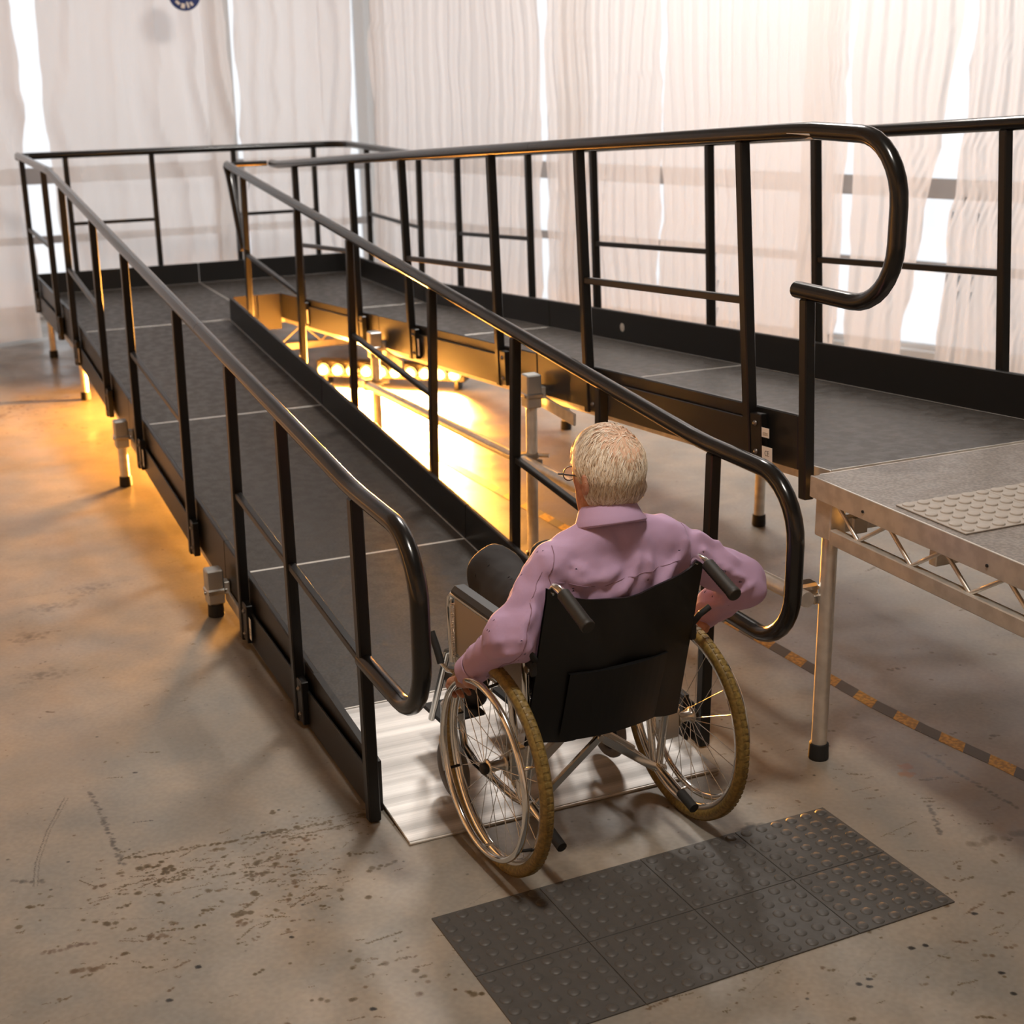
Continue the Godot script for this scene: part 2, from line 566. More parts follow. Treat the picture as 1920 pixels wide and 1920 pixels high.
func curtain_at(s: float) -> Array:
	var acc := 0.0
	for i in CP.size() - 1:
		var l: float = CP[i].distance_to(CP[i + 1])
		if s <= acc + l or i == CP.size() - 2:
			var d: Vector2 = (CP[i + 1] - CP[i]) / l
			return [CP[i] + d * (s - acc), Vector2(-d.y, d.x)]
		acc += l
	return []

# arc length at which the line of sight at azimuth 'az' from a viewpoint in plan meets the curtain run
func curtain_meet(px: Vector2) -> float:
	var from := Vector2(0.0, 3.2)
	var acc := 0.0
	for i in CP.size() - 1:
		var a: Vector2 = CP[i]
		var b: Vector2 = CP[i + 1]
		var x = Geometry2D.segment_intersects_segment(from, from + (px - from) * 3.0, a, b)
		if x != null:
			return acc + a.distance_to(x)
		acc += a.distance_to(b)
	return acc

func build_curtains() -> void:
	var rng := RandomNumberGenerator.new()
	rng.seed = 5
	# seams between the drapes, as points on the wall behind
	var e := [curtain_meet(Vector2(1.36, -9.7)), curtain_meet(Vector2(1.58, -9.7)), curtain_meet(Vector2(3.12, -9.7)), curtain_meet(Vector2(3.19, -9.7)), curtain_meet(Vector2(4.22, -9.7)), curtain_meet(Vector2(4.42, -9.7)), curtain_meet(Vector2(6.03, -9.6)), curtain_meet(Vector2(6.12, -9.6)), curtain_meet(Vector2(7.34, -9.6)), curtain_meet(Vector2(7.40, -9.6)), curtain_meet(Vector2(9.56, -9.6)), curtain_meet(Vector2(9.64, -9.6)), curtain_meet(Vector2(11.04, -9.6)), curtain_meet(Vector2(11.2, -9.6))]
	var spans := [[0.0, e[0], 0.36, 0.085, "white voile drape hanging left of the landing, gathered in wide folds", 0.00, 0.00], [e[1], e[2], 0.31, 0.08, "white voile drape with slanting folds behind the landing's left half", 0.00, 0.02], [e[3], e[4], 0.2, 0.055, "white voile drape behind the landing's right half", 0.00, -0.05], [e[5], e[6], 0.11, 0.02, "finely pleated white drape just past the landing corner", -0.03, 0.02], [e[7], e[8], 0.1, 0.018, "finely pleated white drape behind the middle of the upper ramp", 0.00, 0.02], [e[9], e[10], 0.1, 0.019, "finely pleated white drape behind the upper ramp's looped handrail end", -0.02, 0.03], [e[11], e[12], 0.13, 0.022, "white drape with broad soft folds next to the wide bright gap by the stage", 0.05, -0.30], [e[13], 15.6, 0.12, 0.02, "white drape beyond the wide bright gap, behind the stage", -0.12, 0.00]]
	for sp in spans:
		var s0: float = sp[0] + 0.0
		var s1: float = sp[1]
		var cols := int((s1 - s0) / (0.0065 if sp[2] < 0.2 else 0.01))
		var rows := 48
		var lam: float = sp[2]
		var amp: float = sp[3]
		var ph := rng.randf() * TAU
		var nz := FastNoiseLite.new()
		nz.seed = rng.randi() % 1000
		nz.frequency = 1.1
		var mb := MB.new()
		var pos := []
		var ctr := Vector3.ZERO
		for j in rows + 1:
			var y := lerpf(0.02, 4.7, float(j) / rows)
			var low := 1.0 - y / 4.7
			for i in cols + 1:
				var s := lerpf(s0 + 0.05 * nz.get_noise_2d(7.0, y * 1.3) + sp[5] * (1.0 - y / 2.4), s1 + 0.05 * nz.get_noise_2d(31.0, y * 1.3) + sp[6] * (1.0 - y / 2.4), float(i) / cols)
				var q := curtain_at(s)
				var wob := (0.22 if lam < 0.15 else 0.5) * nz.get_noise_2d(s * 0.5, y * 0.25) * low
				var t := s + wob
				var th := t / lam * TAU + ph + 3.2 * nz.get_noise_1d(t * 0.9)
				var f := 0.55 * sin(th) + 0.5 * (1.0 - 2.0 * absf(sin(th * 0.5))) + (0.3 if lam < 0.15 else 0.14) * sin(t / lam * TAU * 2.3 + 1.7 * ph)
				var off: float = amp * f * (0.55 + 0.45 * low) * (0.7 + 0.6 * nz.get_noise_2d(t * 0.9 + 30.0, 3.0))
				var p: Vector2 = q[0] + q[1] * off
				pos.append(Vector3(p.x, y, p.y))
				ctr += pos[-1]
		ctr /= pos.size()
		for j in rows + 1:
			for i in cols + 1:
				var a: Vector3 = pos[j * (cols + 1) + maxi(i - 1, 0)]
				var b: Vector3 = pos[j * (cols + 1) + mini(i + 1, cols)]
				var c: Vector3 = pos[maxi(j - 1, 0) * (cols + 1) + i]
				var d: Vector3 = pos[mini(j + 1, rows) * (cols + 1) + i]
				mb.v.append(pos[j * (cols + 1) + i])
				mb.n.append((b - a).cross(d - c).normalized())
				mb.uv.append(Vector2(float(i) / cols, float(j) / rows))
		for j in rows:
			for i in cols:
				var k := j * (cols + 1) + i
				mb.tri_i(k, k + 1, k + cols + 2, mb.n[k])
				mb.tri_i(k, k + cols + 2, k + cols + 1, mb.n[k])
		one("curtain", mb, M.curtain, sp[4], "curtain", Vector3(ctr.x, 0.02, ctr.z), "white drapes along the hall walls")
	# round hanging emblem, only its lower rim in view
	var t := thing("hanging_sign", "small round blue and white sign hanging in front of the drapes", "sign", Vector3(2.50, 2.43, -8.45))
	var mb := MB.new()
	var ax := Vector3(-0.3, 0.0, 1.0).normalized()
	var rt := Vector3.UP.cross(ax).normalized()
	var cc := Vector3(2.52, 2.55, -8.45)
	mb.lathe(cc, ax, [Vector2(0.0001, 0.006), Vector2(0.115, 0.006), Vector2(0.115, -0.006), Vector2(0.0001, -0.006)], 32)
	part(t, "disc", mb, mat(Color(0.02, 0.05, 0.2), 0.5), "blue disc")
	mb = MB.new()
	mb.lathe(cc, ax, [Vector2(0.112, 0.0065), Vector2(0.112, 0.010), Vector2(0.12, 0.010), Vector2(0.12, -0.008), Vector2(0.112, -0.008)], 32)
	var blue := mat(Color(0.02, 0.05, 0.2), 0.5)
	part(t, "rim", mb, blue, "blue rim")
	for a in [[-1.75, 0.085, 0.03, 0.035], [-1.3, 0.08, 0.016, 0.045], [-0.95, 0.085, 0.02, 0.03], [-2.3, 0.08, 0.035, 0.02], [1.2, 0.05, 0.09, 0.09]]:
		mb = MB.new()
		mb.box(cc + ax * 0.008 + (rt * cos(a[0]) + Vector3.UP * sin(a[0])) * a[1], Vector3(a[2], a[3], 0.003), 0.0008, Basis(rt.rotated(ax, a[0] + PI / 2), Vector3.UP.rotated(ax, a[0] + PI / 2), ax))
		part(t, "emblem_patch", mb, M.sticker, "white shape on the disc")
	mb = MB.new()
	mb.cyl(cc + Vector3(0, 0.118, 0), cc + Vector3(0, 3.0, 0), 0.0015, 5)
	part(t, "hanging_cord", mb, M.steel)

# ---------------------------------------------------------------- ramp
const XL0 := 1.163      # lower ramp deck edges
const XL1 := 2.163
const XU0 := 2.53       # upper ramp deck edges
const XU1 := 3.53
const ZL := -6.18       # where ramps meet the landing
const ZB := -7.9        # back edge of the landing
const YL := 0.444

func yl(z: float) -> float:
	return YL if z < ZL else maxf(0.0, YL - 0.0755 * (z - ZL))

func yu(z: float) -> float:
	return YL if z < ZL else YL + 0.0752 * (z - ZL)

func arc(ctr: Vector3, r: float, a0: float, a1: float, steps := 8) -> Array:
	# in the plane of z and y: angle 0 points to +z, 90 degrees up
	var out := []
	for i in steps + 1:
		var a := deg_to_rad(lerpf(a0, a1, float(i) / steps))
		out.append(ctr + Vector3(0, sin(a) * r, cos(a) * r))
	return out

func deck_unit(called: String, label: String, x0: float, x1: float, z0: float, z1: float, yf: Callable, kerbs: Array, board: Material, group: String, deep := 0.125) -> Node3D:
	var y0: float = yf.call(z0)
	var y1: float = yf.call(z1)
	var t := thing(called, label, "ramp deck" if y0 != y1 else "platform", Vector3((x0 + x1) / 2, minf(y0, y1) - 0.14, (z0 + z1) / 2), group)
	var a := Vector3((x0 + x1) / 2, y0, z0)
	var b := Vector3((x0 + x1) / 2, y1, z1)
	var up := (b - a).normalized().cross(Vector3(1, 0, 0)).normalized()
	var f := (b - a).normalized()
	var w := x1 - x0
	var mb := MB.new()
	mb.bar(a - up * 0.009 + f * 0.006, b - up * 0.009 - f * 0.006, w - 0.012, 0.018, Vector3(1, 0, 0), 0.0)
	part(t, "board", mb, board)
	for s in [-1.0, 1.0]:
		mb = MB.new()
		var dx := Vector3(s * (w / 2 - 0.003), 0, 0)
		mb.bar(a + dx - up * deep * 0.5 + f * 0.0005, b + dx - up * deep * 0.5 - f * 0.0005, 0.006, deep, Vector3(1, 0, 0), 0.0015)
		part(t, "side_frame", mb, M.alu)
	for e in 2:
		mb = MB.new()
		var c: Vector3 = (a + f * 0.0035) if e == 0 else (b - f * 0.0035)
		mb.box(c - up * 0.024, Vector3(w - 0.014, 0.049, 0.006), 0.001, Basis(Vector3(1, 0, 0), up, Vector3(1, 0, 0).cross(up)))
		part(t, "end_frame", mb, M.alu, "thin aluminium edge of the board")
	for s in kerbs:
		mb = MB.new()
		var xx: float = (x0 - 0.011) if s < 0 else (x1 + 0.011)
		var o := Vector3(xx - (x0 + x1) / 2, 0, 0) + up * (0.045 if deep > 0.1 else 0.065)
		mb.bar(a + o + f * 0.001, b + o - f * 0.001, 0.021, 0.21 if deep > 0.1 else 0.17, Vector3(1, 0, 0), 0.004)
		part(t, "kerb", mb, M.skirt, "black side kerb")
	return t

var bolt_mesh: Mesh

func post_and_plate(t: Node3D, top: Vector3, bot: Vector3, inward: Vector3, along: Vector3, plate := true) -> void:
	var mb := MB.new()
	mb.bar(top, bot, 0.036, 0.036, Vector3(1, 0, 0), 0.004)
	part(t, "post", mb, M.black)
	if not plate:
		return
	var up := (top - bot).normalized()
	var c := bot + up * 0.085 + along * 0.05
	mb = MB.new()
	mb.box(c, Vector3(0.026, 0.15, 0.06), 0.003, Basis(Vector3(1, 0, 0), up, Vector3(1, 0, 0).cross(up)))
	var pl := part(t, "bracket_plate", mb, M.black)
	for k in [-0.045, 0.045]:
		mb = MB.new()
		var q: Vector3 = c + up * k - inward * 0.013
		mb.lathe(q, -inward, [Vector2(0.009, 0.0), Vector2(0.009, 0.003), Vector2(0.006, 0.004), Vector2(0.006, 0.007), Vector2(0.0001, 0.008)], 8)
		part(pl, "bolt", mb, M.bolt, "round steel bolt head")

func midpoint_on(top: Vector3, bot: Vector3, drop: float) -> Vector3:
	return top.lerp(bot, drop / (top.y - bot.y))

# a handrail unit: top tube along 'path', posts [top, bottom], bars between listed pairs of posts
func rail_unit(label: String, path: Array, posts: Array, bars: Array, inward: Vector3, along: Vector3, skirts := true, plates := true) -> Node3D:
	var lowest: Vector3 = posts[0][1]
	for p in posts:
		if p[1].y < lowest.y:
			lowest = p[1]
	var t := thing("handrail_panel", label, "handrail", lowest, "black handrail panels of the ramp")
	var mb := MB.new()
	mb.tube(path, 0.0245, 16)
	part(t, "top_tube", mb, M.rail)
	for i in posts.size():
		post_and_plate(t, posts[i][0], posts[i][1], inward, along, plates and i < 2)
	if plates and inward.x > 0.0:
		var u0: Vector3 = (posts[0][0] - posts[0][1]).normalized()
		sticker(t, posts[0][1] + u0 * 0.075 + along * 0.1 - inward * 0.006, 0.025, 0.085, u0, "")
	for b in bars:
		var P: Array = posts[b[0]]
		var Q: Array = posts[b[1]]
		var a := midpoint_on(P[0], P[1], 0.475)
		var c := midpoint_on(Q[0], Q[1], 0.475)
		var f := (c - a).normalized()
		mb = MB.new()
		mb.bar(a + f * 0.018, c - f * 0.018, 0.024, 0.024, inward, 0.003)
		part(t, "middle_bar", mb, M.black)
		if skirts:
			var u: Vector3 = (P[0] - P[1]).normalized()
			mb = MB.new()
			mb.bar(P[1] + u * 0.065 + f * 0.018 + inward * 0.01, Q[1] + u * 0.065 - f * 0.018 + inward * 0.01, 0.008, 0.13, inward, 0.002)
			part(t, "skirt_plate", mb, M.skirt, "black plate along the foot of the panel")
	return t

func lines_post(x: float, ztop: float, rail: Callable, deck: Callable, lean: float, down := 0.09) -> Array:
	var yt: float = rail.call(ztop) - 0.02
	var zb := ztop + lean
	return [Vector3(x, yt, ztop), Vector3(x, maxf(deck.call(zb) - down, 0.004), zb)]

func rail_l(z: float) -> float:
	return 1.443 if z < -6.215 else (maxf(1.443 - 0.079 * (z + 6.215), 0.98))

func rail_u(z: float) -> float:
	return minf(maxf(1.842 + 0.0749 * (z + 0.624), 1.436), 1.868)

func loop_end(x: float, y: float, z: float, drop: float) -> Array:
	# straight end of a rail that turns down and back under itself
	var r := 0.175
	var out := arc(Vector3(x, y - r, z), r, 90.0, 0.0, 8)
	out.append_array(arc(Vector3(x, y - drop + r, z), r, 0.0, -90.0, 8))
	return out

func sticker(parent: Node3D, c: Vector3, w: float, h: float, up: Vector3, text: String) -> void:
	# a printed paper sticker on a face that looks towards -x
	var mb := MB.new()
	var zz := Vector3(-1, 0, 0).cross(up).normalized()
	mb.box(c, Vector3(0.001, h, w), 0.0002, Basis(Vector3(1, 0, 0), up, Vector3(1, 0, 0).cross(up)))
	var s := part(parent, "sticker", mb, M.sticker, "white printed sticker")
	if text:
		var tm := TextMesh.new()
		tm.text = text
		tm.font_size = 16
		tm.pixel_size = h * 0.25 / 16.0
		tm.depth = 0.0003
		var font := SystemFont.new()
		font.font_names = PackedStringArray(["Droid Sans"])
		tm.font = font
		var o := part_mesh(s, "lettering", tm, M.ink, "dark print")
		o.transform = Transform3D(Basis(up.cross(Vector3(-1, 0, 0)).normalized(), up, Vector3(-1, 0, 0)), c - O + Vector3(-0.0008, 0, 0) + up * h * 0.25)
	mb = MB.new()
	for k in 3:
		mb.box(c + Vector3(-0.0007, 0, 0) - up * h * (0.02 + 0.12 * k), Vector3(0.0006, h * 0.025, w * 0.66), 0.0, Basis(Vector3(1, 0, 0), up, Vector3(1, 0, 0).cross(up)))
	part(s, "print_lines", mb, M.ink, "lines of small print")

func support_leg(label: String, x: float, z: float, top: float, toward: float, group: String, clamp := true) -> void:
	var t := thing("support_leg", label, "leg", Vector3(x, 0, z), group)
	var mb := MB.new()
	mb.lathe(Vector3(x, 0, z), Vector3.UP, [Vector2(0.0001, 0.0), Vector2(0.03, 0.0), Vector2(0.032, 0.006), Vector2(0.03, 0.05), Vector2(0.025, 0.053)], 16)
	part(t, "rubber_foot", mb, M.rubber, "black rubber foot")
	mb = MB.new()
	mb.cyl(Vector3(x, 0.045, z), Vector3(x, top - 0.02, z), 0.024, 16)
	part(t, "tube", mb, M.alu)
	if not clamp:
		return
	mb = MB.new()
	mb.box(Vector3(x, top - 0.07, z), Vector3(0.066, 0.14, 0.066), 0.005)
	var sl := part(t, "sleeve", mb, M.galv, "grey square sleeve")
	mb = MB.new()
	mb.box(Vector3(x, top - 0.088, z), Vector3(0.074, 0.024, 0.078), 0.006)
	mb.cyl(Vector3(x - 0.045, top - 0.088, z + 0.02), Vector3(x + 0.045, top - 0.088, z + 0.02), 0.008, 8)
	part(t, "clamp", mb, M.steel, "shiny clamp band")
	mb = MB.new()
	mb.bar(Vector3(x + toward * 0.033, top - 0.08, z), Vector3(x + toward * 0.057, top - 0.08, z), 0.05, 0.05, Vector3(0, 0, 1), 0.003)
	mb.bar(Vector3(x + toward * 0.051, top - 0.12, z - 0.02), Vector3(x + toward * 0.051, top - 0.135, z + 0.3), 0.012, 0.05, Vector3(1, 0, 0), 0.002)
	part(t, "bracket_arm", mb, M.alu)

func build_ramp() -> void:
	var LG := "decks of the lower ramp"
	deck_unit("ramp_deck", "black ramp board with seam nearest the aluminium toe plate", XL0, XL1, -2.15, -0.96, yl, [-1, 1], M.deck, LG)
	deck_unit("ramp_deck", "black ramp board in the middle of the lower ramp", XL0, XL1, -4.165, -2.15, yl, [-1, 1], M.deck, LG)
	deck_unit("ramp_deck", "black ramp board of the lower ramp that meets the landing", XL0, XL1, ZL, -4.165, yl, [-1, 1], M.deck, LG)
	# toe plate with the kerbs that flank it
	var t := thing("toe_plate", "ribbed bare aluminium plate at the foot of the lower ramp, under the wheelchair", "ramp plate", Vector3(1.663, 0, -0.55))
	var mb := MB.new()
	var pa := Vector3(1.663, yl(-0.955), -0.955)
	var pb := Vector3(1.663, 0.009, -0.149)
	var up := (pb - pa).normalized().cross(Vector3(1, 0, 0)).normalized()
	mb.bar(pa - up * 0.004, pb - up * 0.004, 0.997, 0.008, Vector3(1, 0, 0), 0.0012)
	for k in mb.v.size():
		mb.uv[k] = Vector2(mb.v[k].x, mb.v[k].z * 1.1)
	part(t, "sheet", mb, M.plate, "bare aluminium sheet")
	mb = MB.new()
	mb.bar(Vector3(1.163, 0.004, -0.145), Vector3(2.163, 0.004, -0.145), 0.008, 0.008, Vector3(0, 0, 1), 0.002)
	part(t, "front_lip", mb, M.alu)
	for s in [-1.0, 1.0]:
		mb = MB.new()
		var xx: float = 1.663 + s * 0.5105
		var z0 := -0.958
		mb.prism([Vector3(xx - 0.0105, 0.003, z0), Vector3(xx - 0.0105, yl(z0) + 0.15, z0), Vector3(xx - 0.0105, 0.16, -0.36), Vector3(xx - 0.0105, 0.003, -0.36)], Vector3(0.021, 0, 0))
		part(t, "kerb", mb, M.skirt, "black side kerb")
	var UG := "decks of the upper ramp"
	deck_unit("ramp_deck", "black ramp board of the upper ramp that meets the landing", XU0, XU1, ZL, -4.165, yu, [-1, 1], M.deck, UG, 0.05)
	var middle := deck_unit("ramp_deck", "black ramp board in the middle of the upper ramp", XU0, XU1, -4.165, -2.15, yu, [-1, 1], M.deck, UG, 0.05)
	var last := deck_unit("ramp_deck", "black ramp board of the upper ramp that meets the stage", XU0, XU1, -2.15, -0.16, yu, [1], M.deck, UG, 0.05)
	mb = MB.new()
	mb.bar(Vector3(XU0 - 0.011, yu(-2.149) + 0.065, -2.149), Vector3(XU0 - 0.011, yu(-0.3) + 0.065, -0.3), 0.021, 0.17, Vector3(1, 0, 0), 0.004)
	part(last, "kerb", mb, M.skirt, "black side kerb")
	# landing: three boards on truss frames
	var flat := func(_z: float) -> float: return YL
	var PG := "platforms of the landing"
	var l1 := deck_unit("landing_deck", "black platform board at the head of the lower ramp", XL0, 2.346, ZB, ZL - 0.002, flat, [-1], M.deck, PG)
	truss_side(l1, Vector3(XL1 + 0.04, YL - 0.06, ZL - 0.02), Vector3(2.33, YL - 0.06, ZL - 0.02), 0.16, 0.3)
	var l2 := deck_unit("landing_deck", "black platform board at the foot of the upper ramp", 2.348, XU1, ZB, ZL - 0.002, flat, [1], M.deck, PG)
	truss_side(l2, Vector3(2.36, YL - 0.06, ZL - 0.02), Vector3(3.48, YL - 0.06, ZL - 0.02), 0.16, 0.3)
	for o in [[l1, XL0 + 0.002, 2.345], [l2, 2.349, XU1 - 0.002]]:
		O = o[0].position
		mb = MB.new()
		mb.box(Vector3((o[1] + o[2]) / 2, YL + 0.045, ZB - 0.011), Vector3(o[2] - o[1], 0.21, 0.021), 0.004)
		part(o[0], "kerb", mb, M.skirt, "black back kerb")
	O = l1.position
	mb = MB.new()
	mb.box(Vector3((XL1 + 0.024 + 2.346) / 2, YL + 0.03, ZL + 0.01), Vector3(2.346 - XL1 - 0.026, 0.24, 0.02), 0.003)
	part(l1, "kerb", mb, M.skirt, "black kerb across the gap between the ramps")
	O = l2.position
	mb = MB.new()
	mb.box(Vector3((XU0 - 0.024 + 2.348) / 2, YL + 0.03, ZL + 0.01), Vector3(XU0 - 0.026 - 2.348, 0.24, 0.02), 0.003)
	part(l2, "kerb", mb, M.skirt, "black kerb across the gap between the ramps")

	# ---- handrails
	var XA := 1.118
	var XM := 2.206
	var XU := 2.487
	var XO := 3.573
	var inw := Vector3(1, 0, 0)
	var out := Vector3(-1, 0, 0)
	var fz := Vector3(0, 0, 1)
	var flatl := func(_z: float) -> float: return YL
	# outer (left) rail
	rail_unit("black handrail panel on the landing's left edge, above a thin tube leg", [Vector3(XA, 1.443, -7.86), Vector3(XA, 1.443, -6.225)], [lines_post(XA, -7.66, rail_l, flatl, 0.0), lines_post(XA, -6.48, rail_l, flatl, 0.0)], [[0, 1]], inw, fz)
	rail_unit("black handrail panel on the lower ramp's outer edge, next to the landing", [Vector3(XA, 1.443, -6.225), Vector3(XA, 1.44, -6.19), Vector3(XA, rail_l(-4.14), -4.14)], [lines_post(XA, -5.7, rail_l, yl, -0.06), lines_post(XA, -4.61, rail_l, yl, -0.06)], [[0, 1]], inw, fz)
	rail_unit("black handrail panel halfway along the lower ramp's outer edge", [Vector3(XA, rail_l(-4.138), -4.138), Vector3(XA, rail_l(-2.15), -2.15)], [lines_post(XA, -3.72, rail_l, yl, -0.06), lines_post(XA, -2.58, rail_l, yl, -0.06)], [[0, 1]], inw, fz)
	var pl := [Vector3(XA, rail_l(-2.148), -2.148), Vector3(XA, rail_l(-0.42), -0.42), Vector3(XA, 0.982, -0.36), Vector3(XA, 0.98, -0.3)]
	pl.append_array(loop_end(XA, 0.98, -0.04, 0.488))
	pl.append(Vector3(XA, 0.492, -0.34))
	rail_unit("black handrail panel with looped end on the lower ramp's outer edge, left of wheelchair", pl, [lines_post(XA, -1.72, rail_l, yl, -0.05), lines_post(XA, -1.07, rail_l, yl, 0.02, 0.2), lines_post(XA, -0.345, rail_l, yl, 0.03, 0.2)], [[0, 1], [1, 2]], inw, fz)
	# middle rail on the lower ramp's inner edge
	var pm := [Vector3(XM, 0.93, -5.85), Vector3(XM, 1.02, -5.9), Vector3(XM, 1.3, -6.05), Vector3(XM, 1.38, -6.1), Vector3(XM, 1.425, -6.15), Vector3(XM, 1.437, -6.13), Vector3(XM, 1.425, -6.0), Vector3(XM, rail_l(-4.12), -4.12)]
	rail_unit("black handrail panel on the lower ramp's inner edge, with a bent end at the landing", pm, [lines_post(XM, -5.75, rail_l, yl, -0.05), lines_post(XM, -4.585, rail_l, yl, -0.05)], [[0, 1]], out, fz)
	rail_unit("black handrail panel halfway along the lower ramp's inner edge, before the light bar", [Vector3(XM, rail_l(-4.118), -4.118), Vector3(XM, rail_l(-2.12), -2.12)], [lines_post(XM, -3.68, rail_l, yl, -0.05), lines_post(XM, -2.565, rail_l, yl, -0.05)], [[0, 1]], out, fz)
	pm = [Vector3(XM, rail_l(-2.118), -2.118), Vector3(XM, rail_l(-0.42), -0.42), Vector3(XM, 0.982, -0.36), Vector3(XM, 0.98, -0.3)]
	pm.append_array(loop_end(XM, 0.98, -0.04, 0.488))
	pm.append(Vector3(XM, 0.492, -0.31))
	rail_unit("black handrail panel with looped end on the lower ramp's inner edge, right of wheelchair", pm, [lines_post(XM, -1.7, rail_l, yl, -0.04), lines_post(XM, -1.0, rail_l, yl, 0.0, 0.2), lines_post(XM, -0.29, rail_l, yl, -0.02, 0.2)], [[0, 1], [1, 2]], out, fz)
	# upper ramp, inner edge
	var pu := [Vector3(XU, 1.436, -6.1), Vector3(XU, 1.437, -5.95), Vector3(XU, rail_u(-4.1), -4.1)]
	rail_unit("black handrail panel on the upper ramp's inner edge, next to the landing", pu, [lines_post(XU, -5.575, rail_u, yu, 0.02, 0.022), lines_post(XU, -4.47, rail_u, yu, 0.04, 0.022)], [[0, 1]], inw, fz)
	rail_unit("black handrail panel halfway along the upper ramp's inner edge", [Vector3(XU, rail_u(-4.098), -4.098), Vector3(XU, rail_u(-2.13), -2.13)], [lines_post(XU, -3.665, rail_u, yu, 0.075, 0.022), lines_post(XU, -2.555, rail_u, yu, 0.075, 0.022)], [[0, 1]], inw, fz)
	pu = [Vector3(XU, rail_u(-2.128), -2.128), Vector3(XU, rail_u(-0.36), -0.36), Vector3(XU, 1.868, -0.26)]
	pu.append_array(loop_end(XU, 1.868, -0.048, 0.45))
	pu.append(Vector3(XU, 1.416, -0.31))
	var ru := rail_unit("black handrail panel with looped end on the upper ramp's inner edge at the stage", pu, [lines_post(XU, -1.728, rail_u, yu, 0.1, 0.022), lines_post(XU, -0.625, rail_u, yu, 0.11, 0.022), [Vector3(XU, 1.396, -0.255), Vector3(XU, 0.80, -0.215)]], [[0, 1]], inw, fz)
	sticker(ru, Vector3(XU - 0.018, yu(-0.44) + 0.0, -0.40), 0.055, 0.085, Vector3(0, 1, -0.075).normalized(), "CE")
	sticker(ru, Vector3(XU - 0.018, yu(-0.44) + 0.085, -0.415), 0.04, 0.03, Vector3(0, 1, -0.075).normalized(), "")
	mb = MB.new()
	mb.bar(Vector3(XU - 0.016, 1.851, -0.36), Vector3(XU - 0.016, 1.853, -0.25), 0.004, 0.02, Vector3(1, 0.9, 0), 0.0005)
	part(ru, "sticker", mb, M.sticker, "white sticker on the tube")
	mb = MB.new()
	mb.lathe(Vector3(XU1 + 0.0005, yu(-3.3) + 0.07, -3.3), Vector3(-1, 0, 0), [Vector2(0.022, -0.001), Vector2(0.022, 0.0012), Vector2(0.0001, 0.0014)], 16)
	O = middle.position
	part(middle, "round_sticker", mb, M.sticker, "small white round sticker on the far kerb")
	# upper ramp, outer edge, and the landing's right edge
	rail_unit("black handrail panel with a rounded corner on the landing's right edge", [Vector3(XO - 0.16, 1.432, ZB - 0.04), Vector3(XO - 0.08, 1.432, ZB - 0.015), Vector3(XO - 0.02, 1.432, ZB + 0.05), Vector3(XO, 1.432, ZB + 0.13), Vector3(XO, 1.433, -6.17)], [lines_post(XO, -7.42, rail_u, flatl, 0.0), lines_post(XO, -6.32, rail_u, flatl, 0.0)], [[0, 1]], out, fz)
	rail_unit("black handrail panel on the upper ramp's outer edge, next to the landing", [Vector3(XO, 1.433, -6.168), Vector3(XO, 1.436, -6.0), Vector3(XO, rail_u(-4.12), -4.12)], [lines_post(XO, -5.615, rail_u, yu, 0.02, 0.022), lines_post(XO, -4.53, rail_u, yu, 0.05, 0.022)], [[0, 1]], out, fz)
	rail_unit("black handrail panel halfway along the upper ramp's outer edge", [Vector3(XO, rail_u(-4.118), -4.118), Vector3(XO, rail_u(-2.15), -2.15)], [lines_post(XO, -3.717, rail_u, yu, 0.07, 0.022), lines_post(XO, -2.57, rail_u, yu, 0.07, 0.022)], [[0, 1]], out, fz)
	var po := [Vector3(XO, rail_u(-2.148), -2.148), Vector3(XO, rail_u(-0.36), -0.36), Vector3(XO, 1.868, -0.26)]
	po.append_array(loop_end(XO, 1.868, -0.048, 0.45))
	po.append(Vector3(XO, 1.416, -0.31))
	rail_unit("black handrail panel on the upper ramp's outer edge, beside the stage", po, [lines_post(XO, -1.76, rail_u, yu, 0.09, 0.022), lines_post(XO, -0.69, rail_u, yu, 0.1, 0.022), [Vector3(XO, 1.396, -0.255), Vector3(XO, 0.80, -0.215)]], [[0, 1]], out, fz)
	# back of the landing
	var zb := ZB - 0.042
	var bp := func(x: float) -> Array: return [Vector3(x, 1.412, zb), Vector3(x, YL - 0.09, zb)]
	rail_unit("black handrail panel at the back of the landing, left half", [Vector3(XA, 1.432, -7.875), Vector3(XA + 0.03, 1.432, zb + 0.02), Vector3(XA + 0.09, 1.432, zb), Vector3(2.37, 1.432, zb)], [bp.call(1.45), bp.call(2.07)], [[0, 1]], Vector3(0, 0, 1), Vector3(1, 0, 0), true, false)
	rail_unit("black handrail panel at the back of the landing, right half", [Vector3(2.372, 1.432, zb), Vector3(XO - 0.162, 1.432, zb)], [bp.call(2.685), bp.call(3.315)], [[0, 1]], Vector3(0, 0, 1), Vector3(1, 0, 0), true, false)
	mb = MB.new()
	mb.tube([Vector3(XM + 0.024, 1.435, -6.135), Vector3(XM + 0.05, 1.437, -6.13), Vector3(XU - 0.03, 1.438, -6.105)], 0.0165, 10)
	one("link_tube", mb, M.rail, "short thin black tube joining the two inner handrails at the landing", "tube", Vector3(2.35, 1.42, -6.12))

	# ---- legs
	support_leg("silver leg with clamp on the lower ramp's outer side, nearest the toe plate", 1.082, -2.1, yl(-2.1) + 0.06, 1.0, "clamped legs")
	support_leg("silver leg with clamp on the lower ramp's outer side, in the golden light", 1.082, -4.1, yl(-4.1) + 0.06, 1.0, "clamped legs")
	support_leg("plain silver tube leg under the landing where the lower ramp joins", 1.2, -6.22, YL - 0.125, 1.0, "plain tube legs", false)
